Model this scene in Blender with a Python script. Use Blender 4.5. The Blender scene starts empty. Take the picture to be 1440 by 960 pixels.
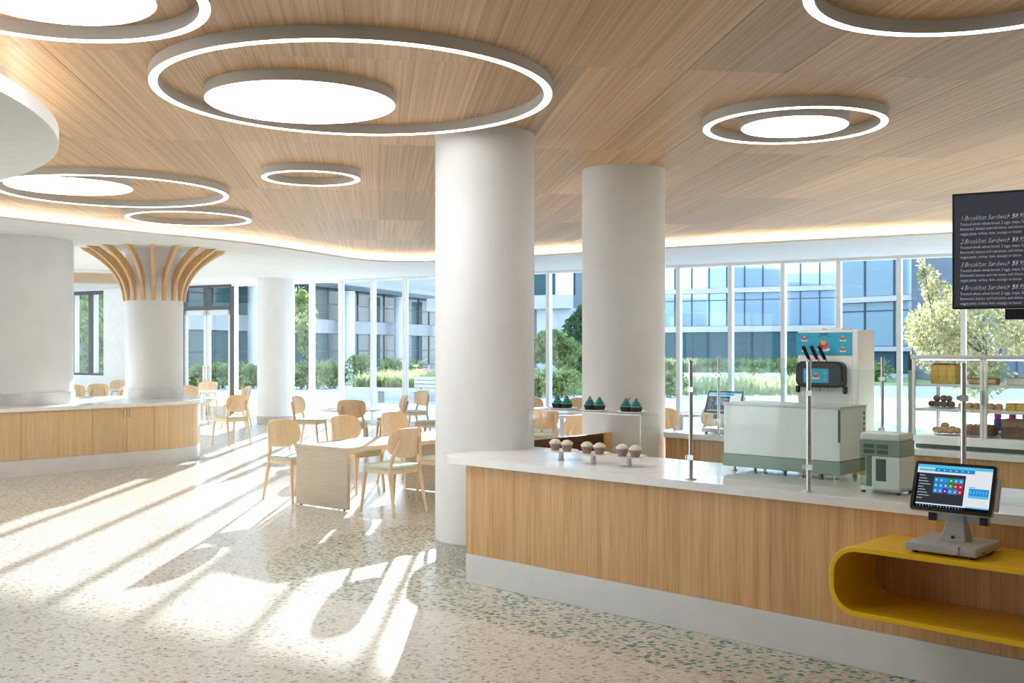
import bpy, bmesh, math, random
from mathutils import Vector, Matrix
random.seed(7)
SC = bpy.context.scene
COL = SC.collection
PI = math.pi
# ------------------------------------------------------------------ camera
F_PX, HOR, CAMZ = 1480.0, 488.0, 1.7
cam_d = bpy.data.cameras.new('camera')
cam = bpy.data.objects.new('camera', cam_d); COL.objects.link(cam)
cam.location = (0, 0, CAMZ); cam.rotation_euler = (PI/2, 0, 0)
cam_d.sensor_width = 36.0; cam_d.lens = 36.0*F_PX/1440.0
cam_d.shift_y = (HOR-480.0)/1440.0
cam_d.clip_start = 0.05; cam_d.clip_end = 600
SC.camera = cam
# ------------------------------------------------------------------ sky, sun, exposure
SC.view_settings.view_transform = 'Standard'; SC.view_settings.look = 'None'
SC.view_settings.gamma = 1.0; SC.view_settings.use_curve_mapping = False
SC.view_settings.exposure = 0.9
SKY_STRENGTH, SUN_STRENGTH, SUN_ELEV = 2.3, 15.5, 11.0
w = bpy.data.worlds.new('sky'); SC.world = w; w.use_nodes = True
nt = w.node_tree; nt.nodes.clear()
wo = nt.nodes.new('ShaderNodeOutputWorld'); wb = nt.nodes.new('ShaderNodeBackground')
tc = nt.nodes.new('ShaderNodeTexCoord'); sx = nt.nodes.new('ShaderNodeSeparateXYZ'); rp = nt.nodes.new('ShaderNodeValToRGB')
rp.color_ramp.elements[0].position = 0.0; rp.color_ramp.elements[0].color = (0.86, 0.93, 1.0, 1)
rp.color_ramp.elements[1].position = 0.7; rp.color_ramp.elements[1].color = (0.36, 0.60, 0.95, 1)
nt.links.new(tc.outputs['Generated'], sx.inputs[0]); nt.links.new(sx.outputs['Z'], rp.inputs[0])
nt.links.new(rp.outputs[0], wb.inputs['Color']); nt.links.new(wb.outputs[0], wo.inputs[0])
wb.inputs['Strength'].default_value = SKY_STRENGTH
sun_d = bpy.data.lights.new('sun', 'SUN'); sun_d.energy = SUN_STRENGTH; sun_d.angle = math.radians(0.55); sun_d.color = (1.0, 0.99, 0.97)
sun = bpy.data.objects.new('sun', sun_d); COL.objects.link(sun); sun.location = (0, 60, 30)
sun.rotation_euler = (math.radians(-(90-SUN_ELEV)), 0, 0)     # shines towards -Y, low
DISC_LIGHT, RING_LIGHT, COVE_LIGHT = 7.0, 4.0, 6.0

# ------------------------------------------------------------------ pixel -> direction helpers
def kx(px): return (px-720.0)/F_PX
def onz(px, py, z):            # point of a horizontal plane z seen at a pixel
    Y = F_PX*(CAMZ-z)/(py-HOR)
    return Vector((kx(px)*Y, Y, z))
def atY(px, Y): return kx(px)*Y

# ------------------------------------------------------------------ mesh helpers
class MB:
    def __init__(s): s.v = []; s.f = []; s.m = []
    def add(s, vs, fs, m=0):
        o = len(s.v); s.v += [tuple(p) for p in vs]
        for f in fs: s.f.append([i+o for i in f]); s.m.append(m)
        return s
    def box(s, x0, x1, y0, y1, z0, z1, m=0):
        vs = [(x, y, z) for z in (z0, z1) for y in (y0, y1) for x in (x0, x1)]
        return s.add(vs, [(0,2,3,1), (4,5,7,6), (0,1,5,4), (2,6,7,3), (0,4,6,2), (1,3,7,5)], m)
    def prism(s, poly, z0, z1, m=0):
        n = len(poly)
        vs = [(p[0], p[1], z0) for p in poly]+[(p[0], p[1], z1) for p in poly]
        fs = [list(range(n))[::-1], [n+i for i in range(n)]]
        fs += [(i, (i+1) % n, n+(i+1) % n, n+i) for i in range(n)]
        return s.add(vs, fs, m)
    def loft(s, rings, m=0, closed=True, caps=True):
        n = len(rings[0]); vs = [p for r in rings for p in r]; fs = []
        for a in range(len(rings)-1):
            for i in range(n if closed else n-1):
                j = (i+1) % n
                fs.append((a*n+i, a*n+j, (a+1)*n+j, (a+1)*n+i))
        if caps:
            fs.append(list(range(n))[::-1]); fs.append([(len(rings)-1)*n+i for i in range(n)])
        return s.add(vs, fs, m)
    def lathe(s, prof, cx=0, cy=0, seg=24, m=0, mod=None, caps=True):
        rings = []
        for r, z in prof:
            rings.append([(cx+(mod(r, z, 2*PI*i/seg) if mod else r)*math.cos(2*PI*i/seg),
                           cy+(mod(r, z, 2*PI*i/seg) if mod else r)*math.sin(2*PI*i/seg), z) for i in range(seg)])
        return s.loft(rings, m, True, caps)
    def cyl(s, cx, cy, z0, z1, r, seg=24, m=0): return s.lathe([(r, z0), (r, z1)], cx, cy, seg, m)
    def tube(s, pts, rad, seg=8, m=0, flat=1.0):
        pts = [Vector(p) for p in pts]; rings = []
        if not isinstance(rad, (list, tuple)): rad = [rad]*len(pts)
        up = Vector((0, 0, 1))
        for i, p in enumerate(pts):
            d = (pts[min(i+1, len(pts)-1)]-pts[max(i-1, 0)]).normalized()
            a = d.cross(up)
            if a.length < 1e-3: a = d.cross(Vector((0, 1, 0)))
            a.normalize(); b = a.cross(d).normalized()
            rings.append([p+a*rad[i]*math.cos(2*PI*k/seg)+b*rad[i]*flat*math.sin(2*PI*k/seg) for k in range(seg)])
        return s.loft(rings, m)
    def blob(s, c, r, m=0, seg=10, rows=6, jit=0.0):
        rings = []
        for a in range(1, rows):
            t = PI*a/rows
            rings.append([(c[0]+r[0]*math.sin(t)*math.cos(2*PI*i/seg)*(1+random.uniform(-jit, jit)),
                           c[1]+r[1]*math.sin(t)*math.sin(2*PI*i/seg)*(1+random.uniform(-jit, jit)), c[2]-r[2]*math.cos(t)) for i in range(seg)])
        return s.loft(rings, m)
    def strip(s, pts, off, z0, z1, m=0):      # open 2D polyline thickened by off to its left
        inn = offset(pts, off)
        return s.prism(list(pts)+inn[::-1], z0, z1, m)

def offset(pts, d, closed=False):
    out = []; n = len(pts)
    for i in range(n):
        a = Vector(pts[(i-1) % n] if closed or i > 0 else pts[i]); b = Vector(pts[(i+1) % n] if closed or i < n-1 else pts[i])
        t = (b-a); t = Vector((t[0], t[1])).normalized()
        out.append((pts[i][0]-t[1]*d, pts[i][1]+t[0]*d))
    return out

def obj(name, mb, mat, parent=None, smooth=None, bevel=0, kind=None, loc=None, rot=None):
    me = bpy.data.meshes.new(name); me.from_pydata(mb.v, [], mb.f)
    for mt in (mat if isinstance(mat, (list, tuple)) else [mat]): me.materials.append(mt)
    me.polygons.foreach_set('material_index', mb.m)
    bm = bmesh.new(); bm.from_mesh(me); bmesh.ops.recalc_face_normals(bm, faces=bm.faces[:]); bm.to_mesh(me); bm.free()
    if smooth is not None:
        me.polygons.foreach_set('use_smooth', [True]*len(me.polygons)); me.set_sharp_from_angle(angle=math.radians(smooth))
    me.update()
    o = bpy.data.objects.new(name, me); COL.objects.link(o)
    if parent: o.parent = parent
    if bevel:
        b = o.modifiers.new('bevel', 'BEVEL'); b.width = bevel; b.segments = 2; b.limit_method = 'ANGLE'; b.angle_limit = math.radians(40)
    if kind: o['kind'] = kind
    if loc: o.location = loc
    if rot: o.rotation_euler = rot
    return o
def shared(name, me, parent, loc=(0, 0, 0), rot=(0, 0, 0), scale=None):
    o = bpy.data.objects.new(name, me); COL.objects.link(o); o.parent = parent; o.location = loc; o.rotation_euler = rot
    if scale: o.scale = scale
    return o
def tag(o, label=None, cat=None, group=None):
    if label: o['label'] = label
    if cat: o['category'] = cat
    if group: o['group'] = group
    return o
def thing(name, label, cat, loc=(0, 0, 0), rz=0, group=None):
    o = bpy.data.objects.new(name, None); COL.objects.link(o); o.empty_display_size = 0.1
    o.location = loc; o.rotation_euler = (0, 0, rz)
    return tag(o, label, cat, group)
def struct(o): o['kind'] = 'structure'; return o
def sempty(name, loc=(0, 0, 0), rz=0):
    o = bpy.data.objects.new(name, None); COL.objects.link(o); o.location = loc; o.rotation_euler = (0, 0, rz); o.empty_display_size = 0.1
    return struct(o)
def dup(root, loc, rz, label=None, group=None, scale=None):
    r = root.copy(); COL.objects.link(r); r.location = loc; r.rotation_euler = (0, 0, rz)
    if scale: r.scale = (scale,)*3
    if label: r['label'] = label
    if group: r['group'] = group
    for ch in list(root.children):
        c = ch.copy(); COL.objects.link(c); c.parent = r
        for g in list(ch.children):
            d = g.copy(); COL.objects.link(d); d.parent = c
    return r

# ------------------------------------------------------------------ materials
def base_mat(name):
    m = bpy.data.materials.new(name); m.use_nodes = True
    return m, m.node_tree, m.node_tree.nodes['Principled BSDF']
def plain(name, col, rough=0.5, metal=0.0, spec=0.5, bump=0.0, bscale=60, emit=None, estr=0, var=0.03):
    m, t, b = base_mat(name)
    b.inputs['Roughness'].default_value = rough; b.inputs['Metallic'].default_value = metal; b.inputs['Specular IOR Level'].default_value = spec
    tcn = t.nodes.new('ShaderNodeTexCoord'); n = t.nodes.new('ShaderNodeTexNoise'); n.inputs['Scale'].default_value = bscale*0.1
    t.links.new(tcn.outputs['Object'], n.inputs['Vector'])
    r = t.nodes.new('ShaderNodeValToRGB'); r.color_ramp.elements[0].position = 0.3; r.color_ramp.elements[1].position = 0.7
    r.color_ramp.elements[0].color = (*[max(0, c*(1-var)) for c in col], 1); r.color_ramp.elements[1].color = (*[min(1, c*(1+var)) for c in col], 1)
    t.links.new(n.outputs['Fac'], r.inputs[0]); t.links.new(r.outputs[0], b.inputs['Base Color'])
    if bump:
        n2 = t.nodes.new('ShaderNodeTexNoise'); n2.inputs['Scale'].default_value = bscale; t.links.new(tcn.outputs['Object'], n2.inputs['Vector'])
        bp = t.nodes.new('ShaderNodeBump'); bp.inputs['Strength'].default_value = bump; bp.inputs['Distance'].default_value = 0.01
        t.links.new(n2.outputs['Fac'], bp.inputs['Height']); t.links.new(bp.outputs[0], b.inputs['Normal'])
    if emit: b.inputs['Emission Color'].default_value = (*emit, 1); b.inputs['Emission Strength'].default_value = estr
    return m
def wood(name, c0, c1, scale=(30, 30, 1.2), rough=0.45, tone=0.12, fine=(220, 220, 3), objrand=True, coat=0.0):
    """long grain runs along the axis with the small scale"""
    m, t, b = base_mat(name); L = t.links.new
    tcn = t.nodes.new('ShaderNodeTexCoord'); oi = t.nodes.new('ShaderNodeObjectInfo')
    ad = t.nodes.new('ShaderNodeVectorMath'); ad.operation = 'ADD'
    sc = t.nodes.new('ShaderNodeVectorMath'); sc.operation = 'SCALE'; sc.inputs[0].default_value = (37, 53, 71)
    L(oi.outputs['Random'], sc.inputs['Scale']); L(tcn.outputs['Object'], ad.inputs[0]); L(sc.outputs[0], ad.inputs[1])
    def noise(scl, det, rg):
        mp = t.nodes.new('ShaderNodeVectorMath'); mp.operation = 'MULTIPLY'; mp.inputs[1].default_value = scl
        L(ad.outputs[0], mp.inputs[0])
        n = t.nodes.new('ShaderNodeTexNoise'); n.inputs['Scale'].default_value = 1; n.inputs['Detail'].default_value = det; n.inputs['Roughness'].default_value = rg
        L(mp.outputs[0], n.inputs['Vector']); return n
    n1 = noise(scale, 3, 0.6); n2 = noise(fine, 2, 0.5)
    mix = t.nodes.new('ShaderNodeMath'); mix.operation = 'MULTIPLY_ADD'; mix.inputs[1].default_value = 0.55
    h = t.nodes.new('ShaderNodeMath'); h.operation = 'MULTIPLY'; h.inputs[1].default_value = 0.45
    L(n2.outputs['Fac'], h.inputs[0]); L(n1.outputs['Fac'], mix.inputs[0]); L(h.outputs[0], mix.inputs[2])
    r = t.nodes.new('ShaderNodeValToRGB'); r.color_ramp.elements[0].position = 0.34; r.color_ramp.elements[1].position = 0.64
    r.color_ramp.elements[0].color = (*c0, 1); r.color_ramp.elements[1].color = (*c1, 1)
    L(mix.outputs[0], r.inputs[0])
    hs = t.nodes.new('ShaderNodeHueSaturation'); L(r.outputs[0], hs.inputs['Color'])
    if objrand:
        mr = t.nodes.new('ShaderNodeMapRange'); mr.inputs['To Min'].default_value = 1-tone; mr.inputs['To Max'].default_value = 1+tone
        L(oi.outputs['Random'], mr.inputs['Value']); L(mr.outputs[0], hs.inputs['Value'])
    L(hs.outputs[0], b.inputs['Base Color']); b.inputs['Roughness'].default_value = rough
    b.inputs['Coat Weight'].default_value = coat; b.inputs['Coat Roughness'].default_value = 0.2
    return m
def glass(name, tint=(0.965, 0.985, 0.98), refl=0.9, rough=0.0):
    m = bpy.data.materials.new(name); m.use_nodes = True; t = m.node_tree; t.nodes.clear(); L = t.links.new
    o = t.nodes.new('ShaderNodeOutputMaterial'); mx = t.nodes.new('ShaderNodeMixShader')
    tr = t.nodes.new('ShaderNodeBsdfTransparent'); gl = t.nodes.new('ShaderNodeBsdfGlossy'); fr = t.nodes.new('ShaderNodeLayerWeight'); pw = t.nodes.new('ShaderNodeMath'); pw.operation = 'POWER'; pw.inputs[1].default_value = 4.5
    ma = t.nodes.new('ShaderNodeMath'); ma.operation = 'MULTIPLY_ADD'; ma.inputs[1].default_value = 0.9; ma.inputs[2].default_value = 0.022
    L(fr.outputs['Facing'], pw.inputs[0]); L(pw.outputs[0], ma.inputs[0])
    tr.inputs['Color'].default_value = (*tint, 1); gl.inputs['Roughness'].default_value = rough; fr.inputs['Blend'].default_value = 0.5
    mu = t.nodes.new('ShaderNodeMath'); mu.operation = 'MULTIPLY'; mu.inputs[1].default_value = refl
    L(ma.outputs[0], mu.inputs[0]); L(mu.outputs[0], mx.inputs[0]); L(tr.outputs[0], mx.inputs[1]); L(gl.outputs[0], mx.inputs[2]); L(mx.outputs[0], o.inputs[0])
    return m
def emit(name, col, s):
    m = bpy.data.materials.new(name); m.use_nodes = True; t = m.node_tree; t.nodes.clear()
    o = t.nodes.new('ShaderNodeOutputMaterial'); e = t.nodes.new('ShaderNodeEmission'); e.inputs[0].default_value = (*col, 1); e.inputs[1].default_value = s
    t.links.new(e.outputs[0], o.inputs[0]); return m
def leafmat(name, c0, c1, trans=0.5):
    m = bpy.data.materials.new(name); m.use_nodes = True; t = m.node_tree; t.nodes.clear(); L = t.links.new
    o = t.nodes.new('ShaderNodeOutputMaterial'); mx = t.nodes.new('ShaderNodeMixShader'); mx.inputs[0].default_value = trans
    d = t.nodes.new('ShaderNodeBsdfDiffuse'); tl = t.nodes.new('ShaderNodeBsdfTranslucent')
    tcn = t.nodes.new('ShaderNodeTexCoord'); n = t.nodes.new('ShaderNodeTexNoise'); n.inputs['Scale'].default_value = 2.3; n.inputs['Detail'].default_value = 4
    r = t.nodes.new('ShaderNodeValToRGB'); r.color_ramp.elements[0].position = 0.35; r.color_ramp.elements[1].position = 0.65
    r.color_ramp.elements[0].color = (*c0, 1); r.color_ramp.elements[1].color = (*c1, 1)
    L(tcn.outputs['Object'], n.inputs['Vector']); L(n.outputs['Fac'], r.inputs[0]); L(r.outputs[0], d.inputs[0]); L(r.outputs[0], tl.inputs[0])
    L(d.outputs[0], mx.inputs[1]); L(tl.outputs[0], mx.inputs[2]); L(mx.outputs[0], o.inputs[0]); return m

# counter frame: u runs along the front counter (right, nearer), n goes away behind it
AU = math.atan2(-0.686, 0.728); P0 = Vector((-0.335, 7.62, 0))
U = Vector((math.cos(AU), math.sin(AU), 0)); N = Vector((-math.sin(AU), math.cos(AU), 0))
def W(u, n, z=0.0): return P0+U*u+N*n+Vector((0, 0, z))
COL1 = (-0.22, 8.5)

def terrazzo():
    m, t, b = base_mat('terrazzo'); L = t.links.new
    tcn = t.nodes.new('ShaderNodeTexCoord')
    def math_(op, a, c=None, clamp=False):
        n = t.nodes.new('ShaderNodeMath'); n.operation = op; n.use_clamp = clamp
        for i, q in enumerate((a, c)):
            if q is None: continue
            if isinstance(q, (int, float)): n.inputs[i].default_value = q
            else: L(q, n.inputs[i])
        return n.outputs[0]
    def vor(scale, sq=1.0):
        mp = t.nodes.new('ShaderNodeMapping'); mp.inputs['Scale'].default_value = (scale*sq, scale, scale); mp.inputs['Rotation'].default_value = (0, 0, 0.5)
        L(tcn.outputs['Object'], mp.inputs[0])
        wn = t.nodes.new('ShaderNodeTexNoise'); wn.inputs['Scale'].default_value = 1.6; L(mp.outputs[0], wn.inputs['Vector'])
        va = t.nodes.new('ShaderNodeVectorMath'); va.operation = 'MULTIPLY_ADD'; va.inputs[1].default_value = (0.7, 0.7, 0); L(wn.outputs['Color'], va.inputs[0]); L(mp.outputs[0], va.inputs[2])
        v = t.nodes.new('ShaderNodeTexVoronoi'); v.voronoi_dimensions = '2D'; v.inputs['Scale'].default_value = 1; v.inputs['Randomness'].default_value = 1.0
        L(va.outputs[0], v.inputs['Vector']); sp = t.nodes.new('ShaderNodeSeparateColor'); L(v.outputs['Color'], sp.inputs[0])
        return v.outputs['Distance'], sp
    def mixc(fac, a, c):
        n = t.nodes.new('ShaderNodeMix'); n.data_type = 'RGBA'
        L(fac, n.inputs[0])
        for i, q in ((6, a), (7, c)):
            if isinstance(q, tuple): n.inputs[i].default_value = (*q, 1)
            else: L(q, n.inputs[i])
        return n.outputs[2]
    sep = t.nodes.new('ShaderNodeSeparateXYZ'); L(tcn.outputs['Object'], sep.inputs[0]); X, Y = sep.outputs[0], sep.outputs[1]
    # inlay with green chips: strip along the counter front and a disc about the near column
    dx = math_('SUBTRACT', X, COL1[0]); dy = math_('SUBTRACT', Y, COL1[1])
    r2 = math_('SQRT', math_('ADD', math_('MULTIPLY', dx, dx), math_('MULTIPLY', dy, dy)))
    indisc = math_('LESS_THAN', r2, 1.72)
    nn = math_('ADD', math_('MULTIPLY', math_('SUBTRACT', X, P0[0]), N[0]), math_('MULTIPLY', math_('SUBTRACT', Y, P0[1]), N[1]))
    uu = math_('ADD', math_('MULTIPLY', math_('SUBTRACT', X, P0[0]), U[0]), math_('MULTIPLY', math_('SUBTRACT', Y, P0[1]), U[1]))
    instrip = math_('MULTIPLY', math_('GREATER_THAN', nn, -0.68), math_('GREATER_THAN', uu, -0.6))
    zone = math_('MAXIMUM', indisc, instrip)
    base = mixc(zone, (0.585, 0.58, 0.53), (0.51, 0.485, 0.40))
    d1, s1 = vor(29, 0.75); d2, s2 = vor(62, 0.85); d3, s3 = vor(13, 0.75)
    pale = math_('MULTIPLY', math_('LESS_THAN', d2, 0.42), math_('GREATER_THAN', s2.outputs[0], 0.45))
    c = mixc(pale, base, (0.72, 0.71, 0.66))
    tan = math_('MULTIPLY', math_('LESS_THAN', d1, 0.33), math_('GREATER_THAN', s1.outputs[0], 0.72))
    c = mixc(tan, c, (0.40, 0.355, 0.28))
    fine = math_('MULTIPLY', math_('LESS_THAN', d2, 0.36), math_('LESS_THAN', s2.outputs[1], 0.16))
    c = mixc(fine, c, (0.45, 0.40, 0.33))
    dark = math_('MULTIPLY', math_('LESS_THAN', d1, 0.24), math_('LESS_THAN', s1.outputs[1], 0.10))
    c = mixc(dark, c, (0.24, 0.19, 0.14))
    grn = math_('MULTIPLY', math_('MULTIPLY', math_('LESS_THAN', d1, 0.38), math_('LESS_THAN', s1.outputs[2], 0.40)), zone)
    c = mixc(grn, c, (0.03, 0.19, 0.155))
    L(c, b.inputs['Base Color']); b.inputs['Roughness'].default_value = 0.22; b.inputs['Specular IOR Level'].default_value = 0.5
    return m

M = {}
M['terrazzo'] = terrazzo()
M['terrazzo_skirt'] = plain('terrazzo_skirt', (0.50, 0.475, 0.435), 0.5, bscale=900, var=0.45)
M['white'] = plain('white_paint', (0.78, 0.775, 0.765), 0.55, bump=0.03)
M['colpaint'] = plain('column_plaster', (0.76, 0.755, 0.75), 0.6, bump=0.04, bscale=25)
M['soffit'] = plain('soffit_paint', (0.82, 0.81, 0.79), 0.7)
M['wallp'] = plain('wall_paint', (0.78, 0.765, 0.74), 0.7)
M['plinth'] = plain('plinth_white', (0.72, 0.715, 0.70), 0.45)
M['oak'] = wood('counter_oak', (0.53, 0.26, 0.085), (0.76, 0.475, 0.215), (26, 26, 0.9), 0.42, 0.05)
M['oak_side'] = wood('island_oak', (0.66, 0.42, 0.20), (0.80, 0.57, 0.33), (26, 26, 0.9), 0.42, 0.05)
M['chairwood'] = wood('chair_beech', (0.70, 0.49, 0.29), (0.82, 0.62, 0.41), (40, 40, 3), 0.4, 0.06, (260, 260, 8))
M['tablewood'] = wood('ash_laminate', (0.46, 0.38, 0.27), (0.56, 0.48, 0.36), (2, 2, 60), 0.4, 0.02, (6, 6, 420))
M['ceilwood'] = wood('ceiling_veneer', (0.42, 0.245, 0.115), (0.70, 0.475, 0.27), (46, 0.22, 10), 0.5, 0.17, (190, 0.35, 10))
M['ceilwood'].node_tree.nodes['Principled BSDF'].inputs['Specular IOR Level'].default_value = 0.3
M['ceilback'] = plain('ceiling_backing', (0.70, 0.56, 0.40), 0.7)
M['finwood'] = wood('fin_wood', (0.66, 0.39, 0.17), (0.80, 0.53, 0.27), (30, 30, 2), 0.45, 0.05)
M['quartz'] = plain('quartz_worktop', (0.86, 0.86, 0.855), 0.16, bscale=50, var=0.05)
M['fixture'] = plain('fixture_grey', (0.60, 0.585, 0.565), 0.5, var=0.01)
M['disc'] = emit('disc_diffuser', (0.96, 0.985, 1.0), DISC_LIGHT)
M['ring'] = emit('ring_diffuser', (1.0, 0.98, 0.95), RING_LIGHT)
M['cove'] = emit('cove_strip', (1.0, 0.97, 0.93), COVE_LIGHT)
M['glass'] = glass('facade_glass', (0.965, 0.985, 0.98), 0.8)
M['guard'] = glass('guard_glass', (0.935, 0.98, 0.965), 0.9)
M['acrylic'] = glass('clear_acrylic', (0.98, 0.99, 0.99), 0.8)
M['steel'] = plain('brushed_steel', (0.62, 0.61, 0.58), 0.28, 0.9, var=0.02)
M['alu'] = plain('white_aluminium', (0.80, 0.80, 0.79), 0.4)
M['greyalu'] = plain('grey_aluminium', (0.55, 0.55, 0.54), 0.35, 0.3)
M['darkframe'] = plain('dark_frame', (0.055, 0.055, 0.06), 0.4)
M['sage'] = plain('sage_fabric', (0.54, 0.62, 0.565), 0.8, bump=0.2, bscale=500)
M['sagecase'] = plain('sage_plastic', (0.30, 0.37, 0.30), 0.4)
M['palecase'] = plain('pale_panel', (0.86, 0.88, 0.86), 0.22)
M['appl'] = plain('appliance_white', (0.90, 0.90, 0.88), 0.35)
M['yellow'] = plain('yellow_lacquer', (0.94, 0.57, 0.012), 0.22, var=0.015)
M['posgrey'] = plain('terminal_grey', (0.44, 0.44, 0.435), 0.4)
M['poslight'] = plain('terminal_silver', (0.50, 0.50, 0.49), 0.35)
M['black'] = plain('black_plastic', (0.012, 0.012, 0.014), 0.3)
M['vent'] = plain('vent_dark', (0.09, 0.12, 0.10), 0.6)
M['brown'] = plain('dark_brown_laminate', (0.075, 0.036, 0.022), 0.22)
M['board'] = plain('menu_black', (0.030, 0.034, 0.045), 0.35, emit=(0.05, 0.06, 0.085), estr=0.2)
M['chalk'] = emit('menu_lettering', (0.85, 0.88, 0.92), 0.36)
M['wrapper_brown'] = plain('paper_case_mauve', (0.35, 0.26, 0.22), 0.8)
M['cream'] = plain('cream_icing', (0.74, 0.66, 0.56), 0.6, var=0.1, bscale=300)
M['mint'] = plain('teal_icing', (0.02, 0.21, 0.18), 0.5, var=0.1)
M['choc'] = plain('dark_case', (0.016, 0.009, 0.007), 0.5)
M['sprink_r'] = plain('sprinkle_red', (0.55, 0.05, 0.08), 0.5)
M['sprink_g'] = plain('sprinkle_green', (0.25, 0.45, 0.12), 0.5)
M['biscuit'] = plain('biscuit', (0.48, 0.23, 0.10), 0.7, var=0.15, bscale=200)
M['china'] = plain('white_china', (0.82, 0.82, 0.81), 0.15)
M['sponge'] = plain('yellow_sponge', (0.66, 0.44, 0.10), 0.8, var=0.2, bscale=300)
M['pastry'] = plain('baked_pastry', (0.52, 0.32, 0.16), 0.75, var=0.3, bscale=180)
M['chocake'] = plain('chocolate_cake', (0.17, 0.085, 0.05), 0.8, var=0.35, bscale=180)
M['truffle'] = plain('dusted_truffle', (0.22, 0.14, 0.095), 0.85, var=0.35, bscale=260)
M['pink'] = plain('pink_plastic', (0.80, 0.02, 0.36), 0.4)
M['violet'] = plain('violet_plastic', (0.10, 0.06, 0.42), 0.4)
M['water'] = glass('dispenser_tank', (0.80, 0.88, 0.82), 0.8)

# ================================================================== THE SETTING
CEIL, SOFF = 3.41, 3.225
# facade frame: s runs right along the glass, local y points outdoors
AF = math.atan2(-0.6, 1.0); F0 = Vector((0, 21.5, 0))
def fs(px): k = kx(px); return (21.5*k/(1+0.6*k))/math.cos(AF)
def facY(X): return 21.5-0.6*X
XL, XR, YB = -15.5, 10.0, -6.0

fl = MB(); fl.prism([(XL, YB), (XR, YB), (XR, facY(XR)+0.1), (XL, facY(XL)+0.1)], -0.12, 0.0)
struct(obj('floor', fl, M['terrazzo']))
struct(obj('wall_left', MB().box(XL-0.15, XL, YB, 0.5, 0, 3.7).box(XL-0.15, XL, 0.5, facY(XL)-2.0, 3.15, 3.7).box(XL-0.15, XL, facY(XL)-2.0, facY(XL)+0.2, 0, 3.7), M['wallp']))
wl = sempty('added_left_glazing', (XL-.08, 0.5, 0), PI/2)  # made-up glazing out of view, added so daylight brightens the left side
nl = 24; wl_len = facY(XL)-2.5; wm = None
for i in range(nl+1):
    if wm is None: wm = obj('mullion', MB().box(-.035, .035, -.06, .06, 0, 3.15), M['alu'], wl)
    else: shared('mullion', wm.data, wl, (i*wl_len/nl, 0, 0))
    if i < nl: obj('pane', MB().box(i*wl_len/nl+.035, (i+1)*wl_len/nl-.035, -.006, .006, 0, 3.15), M['glass'], wl)
struct(obj('wall_right', MB().box(XR, XR+0.15, YB, facY(XR)+0.2, 0, 3.7), M['wallp']))
struct(obj('wall_back', MB().box(XL, XR, YB-0.15, YB, 0, 3.7), M['wallp']))

# ---- ceiling: backing slab + veneer panels
ceil = struct(obj('ceiling', MB().prism([(XL-.1, YB-.1), (XR+.1, YB-.1), (XR+.1, facY(XR)+1.2), (XL-.1, facY(XL)+1.2)], CEIL+0.003, CEIL+0.2), M['ceilback']))
def catmull(pts, n=8):
    out = []; L = len(pts)
    for i in range(L):
        p0, p1, p2, p3 = [Vector(pts[(i+j-1) % L]) for j in range(4)]
        for a in range(n):
            t = a/n
            out.append(tuple(0.5*((2*p1)+(-p0+p2)*t+(2*p0-5*p1+4*p2-p3)*t*t+(-p0+3*p1-3*p2+p3)*t**3)))
    return out
EDGE = catmull([(8.1, 12.6), (6.66, 13.7), (4.5, 15.0), (2.37, 16.3), (.39, 17.7), (-1.0, 18.62), (-1.9, 18.9), (-2.62, 18.5), (-3.1, 17.4), (-3.9, 15.55),
                (-4.9, 14.2), (-5.8, 12.9), (-6.6, 11.3), (-7.2, 9), (-7.6, 5), (-7.6, 0), (-7.0, -3.2), (0, -4.2), (7.2, -3.4), (8.6, 0), (8.7, 6), (8.7, 11)])
def inside(p, poly):
    c = False; j = len(poly)-1
    for i in range(len(poly)):
        (xi, yi), (xj, yj) = poly[i], poly[j]
        if (yi > p[1]) != (yj > p[1]) and p[0] < (xj-xi)*(p[1]-yi)/(yj-yi)+xi: c = not c
        j = i
    return c
AC = math.atan2(1.0, -0.128)-PI/2           # panel length direction leans a little left
ca, sa = math.cos(AC), math.sin(AC)
PWID, PLEN = 0.63, 2.65
pm = MB().box(-PWID/2+.003, PWID/2-.003, -PLEN/2+.001, PLEN/2-.001, 0, 0.003)
first = None
ox, oy = onz(531, 309, CEIL)[:2]            # a joint crossing read from the photograph
for i in range(-18, 19):
    for j in range(-8, 4):
        lx, ly = (i+0.5)*PWID, (j+0.5)*PLEN
        cx, cy = ox+ca*lx-sa*ly, oy+sa*lx+ca*ly
        pts = [(cx+ca*a-sa*b, cy+sa*a+ca*b) for a in (-PWID/2, PWID/2) for b in (-PLEN/2, 0, PLEN/2)]
        if not any(inside(p, EDGE) for p in pts): continue
        if first is None:
            o = obj('ceiling_panel', pm, M['ceilwood'], ceil, loc=(cx, cy, CEIL), rot=(0, 0, AC)); first = o
        else: shared('ceiling_panel', first.data, ceil, (cx, cy, CEIL), (0, 0, AC))
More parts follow.
